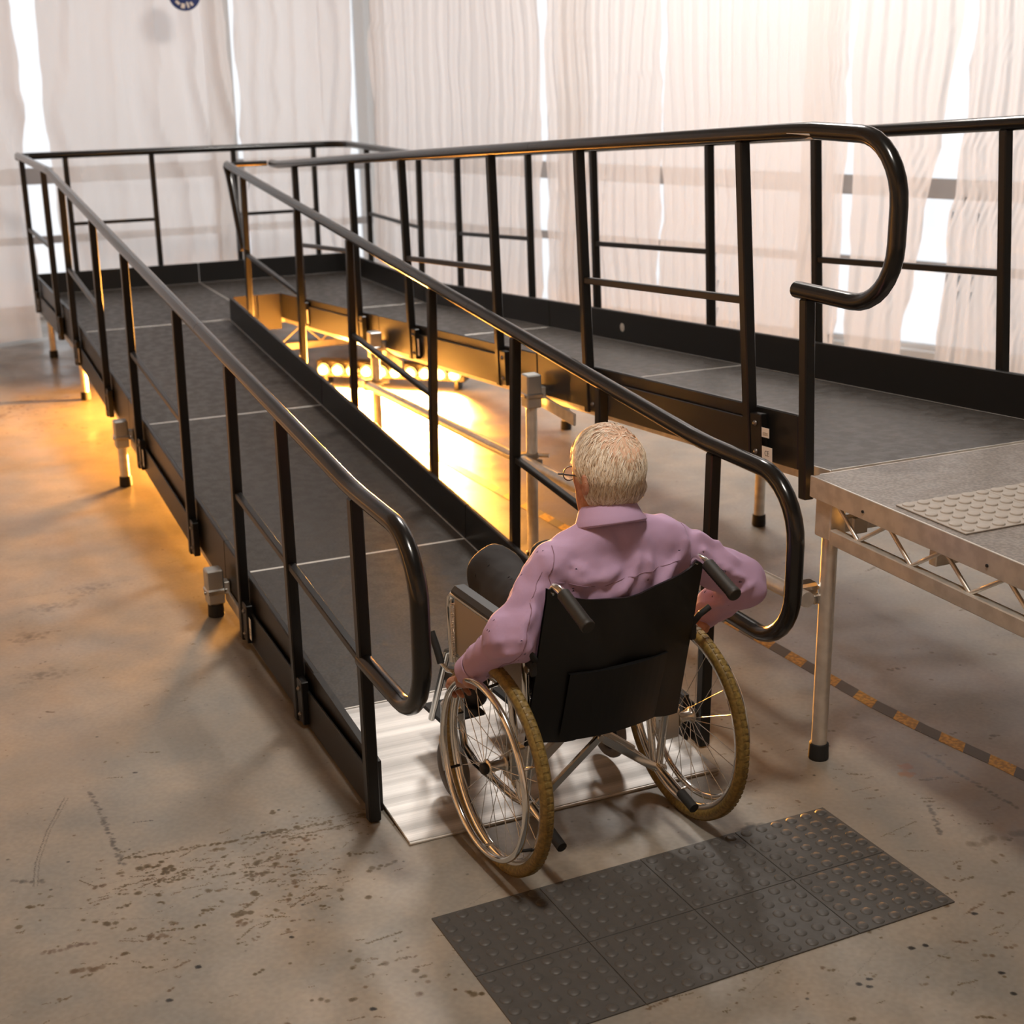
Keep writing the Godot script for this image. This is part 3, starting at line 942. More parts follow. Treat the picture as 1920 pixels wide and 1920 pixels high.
	support_leg("plain silver tube leg under the landing's far left corner", 1.2, -7.76, YL - 0.125, 1.0, "plain tube legs", false)
	support_leg("silver leg with clamp on the upper ramp's inner side, behind the man's head", 2.455, -2.1, yu(-2.1) + 0.075, 1.0, "clamped legs")
	support_leg("silver leg with clamp on the upper ramp's inner side, by the light bar", 2.455, -4.1, yu(-4.1) + 0.075, 1.0, "clamped legs")
	support_leg("silver leg under the upper ramp's outer side, nearest the stage", 3.60, -2.1, yu(-2.1) + 0.075, -1.0, "clamped legs")
	support_leg("silver leg under the upper ramp's outer side, towards the landing", 3.60, -4.1, yu(-4.1) + 0.075, -1.0, "clamped legs")
	support_leg("plain silver tube leg under the landing's far right corner", 3.49, -7.76, YL - 0.125, 1.0, "plain tube legs", false)
	support_leg("plain silver tube leg under the landing where the upper ramp joins", 3.49, -6.24, YL - 0.125, 1.0, "plain tube legs", false)
	# long brace between the inner legs and the stage leg
	t = thing("brace_tube", "long silver brace tube running from the stage leg back between the ramps", "tube", Vector3(2.405, 0.36, -2.1))
	mb = MB.new()
	mb.cyl(Vector3(2.405, 0.54, -0.07), Vector3(2.405, 0.385, -4.2), 0.024, 16)
	part(t, "tube", mb, M.alu)
	for q in [[-2.1, 0.464], [-4.1, 0.389], [-0.14, 0.537]]:
		mb = MB.new()
		var c := Vector3(2.43, q[1], q[0])
		mb.box(c, Vector3(0.1, 0.06, 0.05), 0.008)
		mb.cyl(c + Vector3(-0.035, 0, -0.05), c + Vector3(-0.035, 0, 0.05), 0.009, 8)
		mb.cyl(c + Vector3(0.05, 0.01, 0), c + Vector3(0.09, 0.012, 0.03), 0.009, 8)
		mb.box(c + Vector3(0.03, -0.01, 0.045), Vector3(0.04, 0.03, 0.02), 0.004)
		part(t, "clamp", mb, M.steel, "steel scaffold clamp")

# zigzag truss with a top and a bottom chord; a, b = top chord centre line ends
func truss_side(t: Node3D, a: Vector3, b: Vector3, depth: float, pitch: float) -> void:
	O = t.position
	var d := (b - a)
	var ln := d.length()
	d /= ln
	var side := d.cross(Vector3.UP).normalized()
	var lo := Vector3(0, -depth, 0)
	var mb := MB.new()
	mb.bar(a + lo, b + lo, 0.03, 0.045, side, 0.003)
	part(t, "bottom_chord", mb, M.alu)
	var nn := maxi(1, int(round(ln / pitch)))
	var step := ln / nn
	for i in nn:
		for h in 2:
			mb = MB.new()
			var p := a + d * (step * (i + 0.08 + 0.42 * h)) + (Vector3(0, -0.03, 0) if h == 0 else lo + Vector3(0, 0.02, 0))
			var q := a + d * (step * (i + 0.5 + 0.5 * h)) + (lo + Vector3(0, 0.02, 0) if h == 0 else Vector3(0, -0.03, 0))
			mb.cyl(p, q, 0.006, 8)
			part(t, "truss_rod", mb, M.alu)

# ---------------------------------------------------------------- stage and tactile tiles
func tactile_tile(label: String, origin: Vector3, bs: Basis, sx: float, sz: float, mat_t: Material, dome: Mesh, group: String) -> void:
	var t := Node3D.new()
	t.name = numbered("tactile_tile")
	t.transform = Transform3D(bs, origin)
	add_child(t)
	tag(t, label, "tactile tile", group)
	O = Vector3.ZERO
	var mb := MB.new()
	mb.box(Vector3(sx / 2, 0.002, sz / 2), Vector3(sx - 0.0016, 0.004, sz - 0.0016), 0.001)
	part(t, "sheet", mb, mat_t)
	for j in 6:
		for i in 6:
			var d := part_mesh(t, "dome", dome, mat_t)
			d.position = Vector3((i + 0.5) * sx / 6.0, 0.004, (j + 0.5) * sz / 6.0)

func build_mats() -> void:
	var dm := MB.new()
	dm.lathe(Vector3.ZERO, Vector3.UP, [Vector2(0.0168, -0.0005), Vector2(0.0155, 0.0016), Vector2(0.0125, 0.0034), Vector2(0.0075, 0.0046), Vector2(0.0001, 0.005)], 12)
	var dome := dm.mesh()
	var fm := MB.new()
	fm.lathe(Vector3.ZERO, Vector3.UP, [Vector2(0.0175, -0.0005), Vector2(0.0165, 0.003), Vector2(0.0145, 0.0045), Vector2(0.0001, 0.0047)], 12)
	var flatdome := fm.mesh()
	var ma := 0.029
	var bs := Basis(Vector3.UP, ma)
	var sx := 0.306
	var sz := 0.273
	var mo := Vector3(1.088, 0.0, 0.215)
	var col := ["behind the left wheel", "second from the left wheel end", "second from the stage leg end", "at the stage leg end"]
	var row := ["row next to the wheelchair", "row away from the wheelchair"]
	for j in 2:
		for i in 4:
			tactile_tile("dark grey studded floor tile %s, %s" % [col[i], row[j]], mo + bs * Vector3(i * sx, 0, j * sz), bs, sx, sz, M.tile, dome, "studded tiles on the floor")
	for i in 2:
		tactile_tile(["light grey studded tile on the stage at its left edge", "light grey studded tile on the stage, further from its left edge"][i], Vector3(2.47 + i * sx, 0.9005, 0.213), Basis.IDENTITY, sx, sz + 0.008, M.tile_light, flatdome, "studded tiles on the stage")

func build_stage() -> void:
	var x0 := 2.44
	var x1 := 4.44
	var z0 := -0.135
	var z1 := 1.865
	var y := 0.9
	var t := thing("stage_deck", "aluminium stage platform with a zigzag truss side and grey top", "stage", Vector3((x0 + x1) / 2, 0.7, (z0 + z1) / 2))
	var mb := MB.new()
	mb.box(Vector3((x0 + x1) / 2, y - 0.009, (z0 + z1) / 2), Vector3(x1 - x0 - 0.016, 0.018, z1 - z0 - 0.016), 0.0)
	part(t, "board", mb, M.stage)
	# top chords round the board
	for q in [[Vector3(x0, 0, z0), Vector3(x0, 0, z1), Vector3(1, 0, 0)], [Vector3(x1, 0, z0), Vector3(x1, 0, z1), Vector3(1, 0, 0)], [Vector3(x0 + 0.03, 0, z0), Vector3(x1 - 0.03, 0, z0), Vector3(0, 0, 1)], [Vector3(x0 + 0.03, 0, z1), Vector3(x1 - 0.03, 0, z1), Vector3(0, 0, 1)]]:
		mb = MB.new()
		var inset: Vector3 = q[2] * (0.004 if (q[0] + q[1]).dot(q[2]) < (Vector3(x0 + x1, 0, z0 + z1)).dot(q[2]) else -0.004)
		mb.bar(q[0] + inset + Vector3(0, y - 0.0315, 0), q[1] + inset + Vector3(0, y - 0.0315, 0), 0.007, 0.064, q[2], 0.0015)
		part(t, "top_chord", mb, M.alu)
	truss_side(t, Vector3(x0 + 0.018, y - 0.035, z0 + 0.1), Vector3(x0 + 0.018, y - 0.035, z1 - 0.06), 0.125, 0.228)
	truss_side(t, Vector3(x0 + 0.1, y - 0.035, z0 + 0.018), Vector3(x1 - 0.06, y - 0.035, z0 + 0.018), 0.125, 0.228)
	for k in 2:
		mb = MB.new()
		var zz := 0.365 if k == 0 else 1.3
		mb.bar(Vector3(x0 + 0.04, y - 0.075, zz), Vector3(x1 - 0.02, y - 0.075, zz), 0.03, 0.1, Vector3(0, 0, 1), 0.003)
		part(t, "cross_beam", mb, M.alu)
	for c in [[x0 + 0.03, z0 + 0.05], [x1 - 0.03, z0 + 0.05], [x0 + 0.03, z1 - 0.05], [x1 - 0.03, z1 - 0.05]]:
		mb = MB.new()
		mb.box(Vector3(c[0] + (0.012 if c[0] < 3 else -0.012), y - 0.122, c[1]), Vector3(0.056, 0.116, 0.075), 0.004)
		part(t, "corner_block", mb, M.alu)
	mb = MB.new()
	for zz in [0.115, 0.61]:
		mb.cyl(Vector3(x0 - 0.002, y - 0.04, zz), Vector3(x0 + 0.001, y - 0.04, zz), 0.0045, 10)
	part(t, "bolt_hole", mb, M.rubber, "dark round hole in the top chord")
	for zz in [-0.09]:
		mb = MB.new()
		mb.box(Vector3(x0 + 0.075, y - 0.12, zz + 0.1), Vector3(0.05, 0.05, 0.012), 0.002)
		part(t, "hinge_plate", mb, M.galv)
	var k := 0
	for c in [[x0 + 0.045, z0 + 0.05], [x0 + 0.045, z1 - 0.05], [x1 - 0.045, z0 + 0.05], [x1 - 0.045, z1 - 0.05]]:
		support_leg(["round silver leg under the stage corner by the looped handrail", "round silver leg under the stage's near left corner", "round silver leg under the stage's far right corner", "round silver leg under the stage's near right corner"][k], c[0], c[1], y - 0.16, 1.0, "stage legs", false)
		k += 1

func build_tape() -> void:
	var t := thing("hazard_tape", "worn yellow and grey striped hazard tape stuck along the floor", "tape", Vector3(2.85, 0, -1.5))
	var pts := [Vector2(3.06, 1.0), Vector2(2.961, 0.224), Vector2(2.903, -0.106), Vector2(2.878, -0.318), Vector2(2.86, -0.8), Vector2(2.79, -2.4), Vector2(2.708, -4.0)]
	var s := 0.0
	for i in pts.size() - 1:
		var a: Vector2 = pts[i]
		var b: Vector2 = pts[i + 1]
		var ln := a.distance_to(b)
		var d := (b - a) / ln
		var nr := Vector2(-d.y, d.x)
		var u := 0.0
		while u < ln:
			var k := int(floor(s / 0.095 + 1e-6))
			var v := minf(ln, u + (k + 1) * 0.095 - s)
			if v - u > 0.004:
				var mb := MB.new()
				var sk := 0.035
				var poly := []
				for q in [[u, -0.028, -1.0], [v, -0.028, -1.0], [v, 0.028, 1.0], [u, 0.028, 1.0]]:
					var w: Vector2 = a + d * (q[0] + sk * q[2] * 0.5) + nr * q[1]
					poly.append(Vector3(w.x, 0.0, w.y))
				mb.prism(poly, Vector3(0, 0.0009, 0))
				part(t, "yellow_stripe" if k % 2 == 0 else "grey_stripe", mb, M.yellow if k % 2 == 0 else M.tape_dark)
			s += v - u
			u = v + 1e-5

# ---------------------------------------------------------------- lamps
func build_light_bar() -> void:
	var a := Vector3(2.70, 0.107, -5.90)
	var b := Vector3(3.405, 0.107, -5.33)
	var d := (b - a).normalized()
	var face := Vector3(-d.z, 0, d.x)
	if face.z < 0:
		face = -face
	var t := thing("light_bar", "low bar of round glowing amber bulbs on the floor under the upper ramp", "lamp", Vector3(3.02, 0, -5.6))
	var mb := MB.new()
	mb.bar(a - d * 0.06 - face * 0.07, b + d * 0.06 - face * 0.07, 0.1, 0.11, face, 0.006)
	part(t, "housing", mb, M.black)
	for s in [a, b]:
		mb = MB.new()
		mb.box(Vector3(s.x - face.x * 0.07, 0.032, s.z - face.z * 0.07), Vector3(0.1, 0.064, 0.03), 0.004, Basis(face, Vector3.UP, face.cross(Vector3.UP)))
		part(t, "foot", mb, M.black)
	var glow := StandardMaterial3D.new()
	glow.albedo_color = Color(1, 0.8, 0.5)
	glow.emission_enabled = true
	glow.emission = Color(1.0, 0.78, 0.42)
	glow.emission_energy_multiplier = 14.0
	var ball := MB.new()
	ball.ball(Vector3.ZERO, Vector3.ONE * 0.031, 10, 14)
	var bm := ball.mesh()
	var rim := MB.new()
	rim.lathe(Vector3.ZERO, face, [Vector2(0.03, -0.035), Vector2(0.04, -0.03), Vector2(0.043, -0.012), Vector2(0.041, -0.012), Vector2(0.036, -0.03)], 16)
	var rm := rim.mesh()
	for i in 10:
		var p := a.lerp(b, i / 9.0) + face * 0.02
		var o := part_mesh(t, "bulb", bm, glow, "glowing round bulb")
		o.position = p - O
		var r := part_mesh(t, "reflector_ring", rm, M.chrome)
		r.position = p - O
		var l := SpotLight3D.new()      # the reflector throws the light forward
		l.name = "bulb_glow"
		l.light_color = Color(1.0, 0.67, 0.29)
		l.light_energy = 30.0
		l.light_size = 0.034
		l.spot_range = 20.0
		l.spot_attenuation = 2.0
		l.spot_angle = 66.0
		l.spot_angle_attenuation = 0.7
		l.shadow_enabled = true
		l.transform = Transform3D(Basis.looking_at((face + Vector3(-0.35, 0.02, -0.25)).normalized(), Vector3.UP), p - O)
		t.add_child(l, true)

func ceiling_panel(label: String, at: Vector3, size: Vector2, energy: float, col: Color) -> void:
	var t := thing("ceiling_light", label, "lamp", at, "flat ceiling lights")
	var mb := MB.new()
	mb.box(at + Vector3(0, 0.03, 0), Vector3(size.x + 0.06, 0.06, size.y + 0.06), 0.006)
	part(t, "housing", mb, M.frame)
	var g := StandardMaterial3D.new()
	g.albedo_color = Color(0.9, 0.9, 0.9)
	g.emission_enabled = true
	g.emission = col
	g.emission_energy_multiplier = 1.5
	mb = MB.new()
	mb.box(at + Vector3(0, -0.003, 0), Vector3(size.x, 0.005, size.y), 0.001)
	part(t, "diffuser", mb, g)
	mb = MB.new()
	for s in [-1.0, 1.0]:
		mb.cyl(at + Vector3(s * size.x * 0.4, 0.06, 0), Vector3(at.x + s * size.x * 0.4, 5.59, at.z), 0.004, 6)
	part(t, "hanging_wire", mb, M.steel)
	var l := AreaLight3D.new()
	l.name = "panel_glow"
	l.area_size = size
	l.light_color = col
	l.light_energy = energy
	l.area_range = 30.0
	l.shadow_enabled = true
	l.position = Vector3(0, -0.012, 0)
	l.rotation = Vector3(-PI / 2, 0, 0)
	t.add_child(l)

# ---------------------------------------------------------------- wheelchair
func build_wheelchair() -> void:
	var root := thing("wheelchair", "black and chrome manual wheelchair with yellowed tyres at the foot of the ramp", "wheelchair", Vector3(1.644, 0.0, 0.03))
	root.rotation = Vector3(0, 0.063, 0)
	O = Vector3.ZERO
	var tyre_m := mat(Color(0.27, 0.18, 0.045), 0.5)
	tyre_m.albedo_texture = noise_tex(0.05, Color(0.72, 0.72, 0.7), Color(1, 1, 1), 256, 4, FastNoiseLite.TYPE_SIMPLEX_SMOOTH, 41, 0.25, 0.75)
	tyre_m.uv1_triplanar = true
	tyre_m.uv1_scale = Vector3.ONE * 6.0
	var vinyl := mat(Color(0.005, 0.005, 0.005), 0.42)
	var grip_m := mat(Color(0.02, 0.018, 0.015), 0.55)
	var pad_m := mat(Color(0.02, 0.02, 0.02), 0.5)
	var guard := mat(Color(0.42, 0.37, 0.3), 0.5)
	var R := 0.295
	# wheel meshes, built once round x = 0
	var tyre := MB.new()
	var ring := []
	for i in 64:
		var a := TAU * i / 64
		ring.append(Vector3(0, sin(a), cos(a)) * (R - 0.018))
	tyre.tube(ring, 0.018, 14, true)
	# shallow tread blocks round the crown
	for i in 96:
		var a := TAU * i / 96
		var rr := Vector3(0, sin(a), cos(a))
		tyre.box(rr * (R - 0.0006), Vector3(0.018, 0.0014, 0.013), 0.0005, Basis(Vector3(1, 0, 0), rr, Vector3(1, 0, 0).cross(rr)))
	var tyre_mesh := tyre.mesh()
	var rim := MB.new()
	var pf := [Vector2(R - 0.033, -0.011), Vector2(R - 0.033, 0.011), Vector2(R - 0.043, 0.009), Vector2(R - 0.049, 0.0), Vector2(R - 0.043, -0.009), Vector2(R - 0.033, -0.011)]
	rim.lathe(Vector3.ZERO, Vector3(1, 0, 0), pf, 64)
	var rim_mesh := rim.mesh()
	var hand := MB.new()
	ring = []
	for i in 64:
		var a := TAU * i / 64
		ring.append(Vector3(0, sin(a), cos(a)) * 0.24)
	hand.tube(ring, 0.0095, 12, true)
	var hand_mesh := hand.mesh()
	var hub := MB.new()
	hub.lathe(Vector3(-0.03, 0, 0), Vector3(1, 0, 0), [Vector2(0.0001, 0), Vector2(0.012, 0.0), Vector2(0.024, 0.004), Vector2(0.024, 0.008), Vector2(0.014, 0.011), Vector2(0.014, 0.049), Vector2(0.024, 0.052), Vector2(0.024, 0.056), Vector2(0.012, 0.06), Vector2(0.0001, 0.06)], 20)
	var hub_mesh := hub.mesh()
	var cap := MB.new()
	cap.lathe(Vector3(-0.034, 0, 0), Vector3(-1, 0, 0), [Vector2(0.016, -0.004), Vector2(0.016, 0.006), Vector2(0.012, 0.01), Vector2(0.0001, 0.011)], 16)
	var cap_mesh := cap.mesh()
	var spoke := MB.new()
	spoke.cyl(Vector3(-0.026, 0.0217, 0.0), Vector3(0.0, (R - 0.046) * cos(0.42), (R - 0.046) * sin(0.42)), 0.0011, 5)
	var spoke_mesh := spoke.mesh()
	var spoke2 := MB.new()
	spoke2.cyl(Vector3(0.026, 0.0217, 0.0), Vector3(0.0, (R - 0.046) * cos(-0.42), (R - 0.046) * sin(-0.42)), 0.0011, 5)
	var spoke2_mesh := spoke2.mesh()
	for s in [-1.0, 1.0]:
		var w := part_mesh(root, "rear_wheel", tyre_mesh, tyre_m, "large spoked wheel with a yellowed olive tyre")
		w.position = Vector3(s * 0.298, R, 0)
		part_mesh(w, "rim", rim_mesh, M.chrome, "chrome rim")
		var h := part_mesh(w, "handrim", hand_mesh, M.chrome, "chrome push ring")
		h.position = Vector3(s * 0.04, 0, 0)
		part_mesh(w, "hub", hub_mesh, M.steel)
		var cp := part_mesh(w, "hub_cap", cap_mesh, M.rubber, "black hub cap")
		if s > 0:
			cp.rotation = Vector3(0, PI, 0)
		for i in 28:
			var sp := part_mesh(w, "spoke", spoke_mesh if i % 2 == 0 else spoke2_mesh, M.chrome)
			sp.rotation = Vector3(TAU * i / 28, 0, 0)
		for i in 6:
			var a := TAU * (i + 0.4) / 6
			var rr := Vector3(0, sin(a), cos(a))
			var mb := MB.new()
			mb.cyl(rr * (R - 0.046), rr * 0.243 + Vector3(s * 0.038, 0, 0), 0.004, 8)
			part(w, "handrim_stay", mb, M.rubber if i % 2 else M.chrome)
	for s in [-1.0, 1.0]:
		var x: float = s * 0.213
		# back cane running up into the push handle
		var mb := MB.new()
		mb.tube([Vector3(x, 0.17, 0.005), Vector3(x, 0.32, 0.03), Vector3(x, 0.6, 0.1), Vector3(x, 0.8, 0.148), Vector3(x, 0.826, 0.158), Vector3(x, 0.84, 0.175), Vector3(x, 0.838, 0.2), Vector3(x, 0.825, 0.245), Vector3(x, 0.81, 0.28)], 0.0115, 12)
		var ca := part(root, "push_handle", mb, M.chrome, "chrome tube bending back into a push handle")
		mb = MB.new()
		var g0 := Vector3(x, 0.8345, 0.212)
		var g1 := Vector3(x, 0.788, 0.335)
		var prof := []
		var gl := g0.distance_to(g1)
		prof.append(Vector2(0.0001, 0.0))
		prof.append(Vector2(0.0155, 0.0))
		for i in 26:
			prof.append(Vector2(0.0165 + (0.0012 if i % 2 == 0 else 0.0), 0.004 + (gl - 0.02) * i / 25.0))
		prof.append(Vector2(0.0185, gl - 0.014))
		prof.append(Vector2(0.0185, gl - 0.004))
		prof.append(Vector2(0.016, gl))
		prof.append(Vector2(0.0001, gl))
		mb.lathe(g0, g1 - g0, prof, 18)
		part(ca, "grip", mb, grip_m, "black ribbed rubber grip")
		# folding joint on the cane
		mb = MB.new()
		mb.cyl(Vector3(x - 0.02 * s, 0.60, 0.1), Vector3(x + 0.045 * s, 0.60, 0.1), 0.011, 10)
		mb.cyl(Vector3(x + 0.02 * s, 0.62, 0.11), Vector3(x + 0.05 * s, 0.66, 0.12), 0.008, 8)
		part(root, "folding_joint", mb, M.steel, "steel folding joint with a lever")
		mb = MB.new()
		mb.box(Vector3(x + 0.03 * s, 0.605, 0.1), Vector3(0.02, 0.045, 0.036), 0.004)
		mb.tube([Vector3(x + 0.02 * s, 0.62, 0.11), Vector3(x + 0.045 * s, 0.655, 0.12), Vector3(x + 0.075 * s, 0.672, 0.122)], 0.009, 8)
		part(root, "joint_lever", mb, M.rubber)
		# side frame
		mb = MB.new()
		mb.tube([Vector3(x, 0.17, 0.03), Vector3(x, 0.15, -0.05), Vector3(x, 0.145, -0.3), Vector3(x, 0.17, -0.37), Vector3(x, 0.24, -0.39), Vector3(x, 0.44, -0.4), Vector3(x, 0.485, -0.385), Vector3(x, 0.495, -0.34), Vector3(x, 0.48, 0.07)], 0.0115, 12)
		part(root, "side_frame", mb, M.chrome)
		mb = MB.new()
		mb.cyl(Vector3(x, 0.15, -0.02), Vector3(x, 0.49, -0.08), 0.0105, 10)
		part(root, "frame_strut", mb, M.chrome)
		mb = MB.new()
		mb.box(Vector3(x + s * 0.03, R, 0.0), Vector3(0.05, 0.09, 0.05), 0.004)
		mb.cyl(Vector3(x, R, 0), Vector3(s * 0.275, R, 0), 0.009, 10)
		part(root, "axle_plate", mb, M.steel)
		# rear tipping lever
		mb = MB.new()
		mb.cyl(Vector3(x - s * 0.006, 0.172, 0.0), Vector3(x - s * 0.006, 0.135, 0.14), 0.011, 12)
		var tb := part(root, "tipping_lever", mb, M.chrome)
		mb = MB.new()
		mb.cyl(Vector3(x - s * 0.006, 0.139, 0.125), Vector3(x - s * 0.006, 0.122, 0.19), 0.0145, 12)
		part(tb, "end_cap", mb, M.rubber, "black rubber cap")
		# armrest
		mb = MB.new()
		var ax: float = s * 0.24
		mb.tube([Vector3(ax, 0.44, -0.375), Vector3(ax, 0.6, -0.385), Vector3(ax, 0.635, -0.38), Vector3(ax, 0.65, -0.36), Vector3(ax, 0.652, -0.33), Vector3(ax, 0.652, 0.04), Vector3(ax, 0.64, 0.06), Vector3(ax, 0.48, 0.065)], 0.0105, 12)
		var ar := part(root, "armrest", mb, M.chrome, "chrome armrest tube")
		mb = MB.new()
		mb.box(Vector3(ax, 0.675, -0.17), Vector3(0.052, 0.032, 0.32), 0.012)
		part(ar, "arm_pad", mb, pad_m, "black arm pad")
		mb = MB.new()
		mb.box(Vector3(ax - s * 0.004, 0.555, -0.16), Vector3(0.004, 0.17, 0.40), 0.0015)
		part(ar, "side_guard", mb, guard, "grey-beige side guard")
		mb = MB.new()
		var coil := []
		for i in 160:
			coil.append(Vector3(ax + cos(i * 1.3) * 0.008, 0.46 + i * 0.001, -0.36 + sin(i * 1.3) * 0.008))
		mb.tube(coil, 0.0018, 5)
		part(ar, "spring", mb, M.chrome, "coil spring on the armrest post")
		# brake
		mb = MB.new()
		mb.tube([Vector3(s * 0.245, 0.44, -0.3), Vector3(s * 0.27, 0.45, -0.27), Vector3(s * 0.3, 0.46, -0.285), Vector3(s * 0.309, 0.478, -0.306)], 0.006, 8)
		var br := part(root, "brake_lever", mb, M.chrome)
		mb = MB.new()
		mb.tube([Vector3(s * 0.309, 0.475, -0.305), Vector3(s * 0.312, 0.515, -0.325), Vector3(s * 0.317, 0.557, -0.348)], 0.0105, 10)
		part(br, "brake_grip", mb, M.rubber, "black brake grip")
		# caster
		var cx: float = s * 0.262
		var cz := -0.375
		mb = MB.new()
		mb.cyl(Vector3(cx, 0.225, cz), Vector3(cx, 0.315, cz), 0.02, 16)
		mb.cyl(Vector3(cx, 0.315, cz), Vector3(cx, 0.319, cz), 0.017, 16)
		mb.bar(Vector3(s * 0.215, 0.27, cz + 0.005), Vector3(cx - s * 0.015, 0.27, cz), 0.03, 0.03, Vector3(0, 0, 1), 0.004)
		var st := part(root, "caster_housing", mb, M.chrome, "chrome caster housing")
		mb = MB.new()
		for q in [-1.0, 1.0]:
			mb.tube([Vector3(cx + q * 0.008, 0.222, cz), Vector3(cx + q * 0.024, 0.214, cz), Vector3(cx + q * 0.026, 0.19, cz + 0.006), Vector3(cx + q * 0.026, 0.12, cz + 0.028)], 0.0055, 8)
		part(root, "caster_fork", mb, M.galv, "pale grey caster fork")
		mb = MB.new()
		var rc := []
		for i in 28:
			var a := TAU * i / 28
			rc.append(Vector3(cx, 0.121 + sin(a) * 0.078, cz + 0.028 + cos(a) * 0.078))
		mb.tube(rc, 0.0145, 10, true)
		var cw := part(root, "caster_wheel", mb, mat(Color(0.17, 0.16, 0.15), 0.6), "small grey front wheel")
		mb = MB.new()
		mb.lathe(Vector3(cx - 0.01, 0.121, cz + 0.028), Vector3(1, 0, 0), [Vector2(0.0001, -0.002), Vector2(0.02, 0.0), Vector2(0.068, 0.006), Vector2(0.068, 0.014), Vector2(0.02, 0.02), Vector2(0.0001, 0.022)], 20)
		part(cw, "caster_disc", mb, M.rubber)
		# footrest
		mb = MB.new()
		mb.tube([Vector3(x, 0.46, -0.41), Vector3(x, 0.43, -0.47), Vector3(x, 0.2, -0.58), Vector3(x, 0.16, -0.6)], 0.0105, 10)
		var fr := part(root, "footrest", mb, M.chrome)
		mb = MB.new()
		mb.box(Vector3(s * 0.12, 0.152, -0.64), Vector3(0.15, 0.014, 0.15), 0.004)
		part(fr, "footplate", mb, M.rubber, "black footplate")
	# back upholstery: sags between the canes, hangs to just above the axle
	var bk := MB.new()
	var nu := 20
	var nv := 16
	for side in 2:
		for j in nv + 1:
			for i in nu + 1:
				var u := float(i) / nu * 2.0 - 1.0
				var v := float(j) / nv
				var sag := (1.0 - u * u)
				var y := lerpf(0.352 + 0.01 * sin(u * 5.0), 0.836 - 0.07 * sag, v)
				var z := lerpf(0.035, 0.152, clampf((y - 0.335) / 0.48, 0, 1)) + sag * (0.042 * (0.35 + 0.65 * sin(v * PI)) + 0.006 * sin(u * 9.0 + v * 7.0)) + (0.0035 if side == 0 else -0.0035)
				bk.v.append(Vector3(u * (0.232 + 0.008 * (1.0 - v)), y, z + (1.0 - sag) * 0.011))
				bk.n.append(Vector3.ZERO)
				bk.uv.append(Vector2(u, v))
	for side in 2:
		var b0 := side * (nu + 1) * (nv + 1)
		for j in nv:
			for i in nu:
				var k := b0 + j * (nu + 1) + i
				var want := Vector3(0, 0, 1.0 if side == 0 else -1.0)
				bk.tri_i(k, k + 1, k + nu + 2, want)
				bk.tri_i(k, k + nu + 2, k + nu + 1, want)
	smooth_normals(bk)
	for i in nu:
		for j in [0, nv]:
			var k: int = j * (nu + 1) + i
			var q := (nu + 1) * (nv + 1)
			bk.quad(bk.v[k], bk.v[k + 1], bk.v[k + 1 + q], bk.v[k + q], Vector3(0, 1 if j else -1, 0))
	var back := part(root, "backrest", bk, vinyl, "black vinyl sling backrest")
	var pk := MB.new()
	for i in 12:
		var u0 := lerpf(-0.7, 0.7, i / 12.0)
		var u1 := lerpf(-0.7, 0.7, (i + 1) / 12.0)
		var zz := func(u: float, y: float) -> float: return lerpf(0.035, 0.152, (y - 0.335) / 0.48) + (1.0 - u * u) * 0.045 + 0.013
		pk.quad(Vector3(u0 * 0.213, 0.36, zz.call(u0, 0.36) - 0.004), Vector3(u1 * 0.213, 0.36, zz.call(u1, 0.36) - 0.004), Vector3(u1 * 0.213, 0.575, zz.call(u1, 0.575) + 0.006), Vector3(u0 * 0.213, 0.575, zz.call(u0, 0.575) + 0.006), Vector3(0, 0, 1))
		pk.quad(Vector3(u0 * 0.213, 0.575, zz.call(u0, 0.575) - 0.01), Vector3(u1 * 0.213, 0.575, zz.call(u1, 0.575) - 0.01), Vector3(u1 * 0.213, 0.575, zz.call(u1, 0.575) + 0.006), Vector3(u0 * 0.213, 0.575, zz.call(u0, 0.575) + 0.006), Vector3(0, 1, 0))
	part(back, "pocket", pk, vinyl, "pocket on the backrest")
	var se := MB.new()
	for i in 10:
		var u0 := lerpf(-1.0, 1.0, i / 10.0)
		var u1 := lerpf(-1.0, 1.0, (i + 1) / 10.0)
		var y0 := 0.492 - 0.02 * (1.0 - u0 * u0)
		var y1 := 0.492 - 0.02 * (1.0 - u1 * u1)
		se.prism([Vector3(u0 * 0.205, y0, -0.37), Vector3(u1 * 0.205, y1, -0.37), Vector3(u1 * 0.205, y1 + 0.012, -0.37), Vector3(u0 * 0.205, y0 + 0.012, -0.37)], Vector3(0, 0, 0.42))
	part(root, "seat", se, vinyl, "black vinyl sling seat")
	# crossed folding braces below the seat
	for s in [-1.0, 1.0]:
		var mb := MB.new()
		mb.bar(Vector3(s * 0.2, 0.165, -0.1 - 0.015 * s), Vector3(-s * 0.195, 0.475, -0.1 - 0.015 * s), 0.022, 0.03, Vector3(0, 0, 1), 0.004)
		part(root, "cross_brace", mb, M.galv, "flat grey cross brace")
		mb = MB.new()
		mb.bar(Vector3(s * 0.2, 0.165, 0.02 - 0.012 * s), Vector3(0.0, 0.318, 0.02 - 0.012 * s), 0.012, 0.024, Vector3(0, 0, 1), 0.003)
		part(root, "brace_arm", mb, M.chrome)
	var bt := MB.new()
	bt.cyl(Vector3(0, 0.32, -0.13), Vector3(0, 0.32, 0.045), 0.009, 10)
	part(root, "pivot_bolt", bt, M.steel)

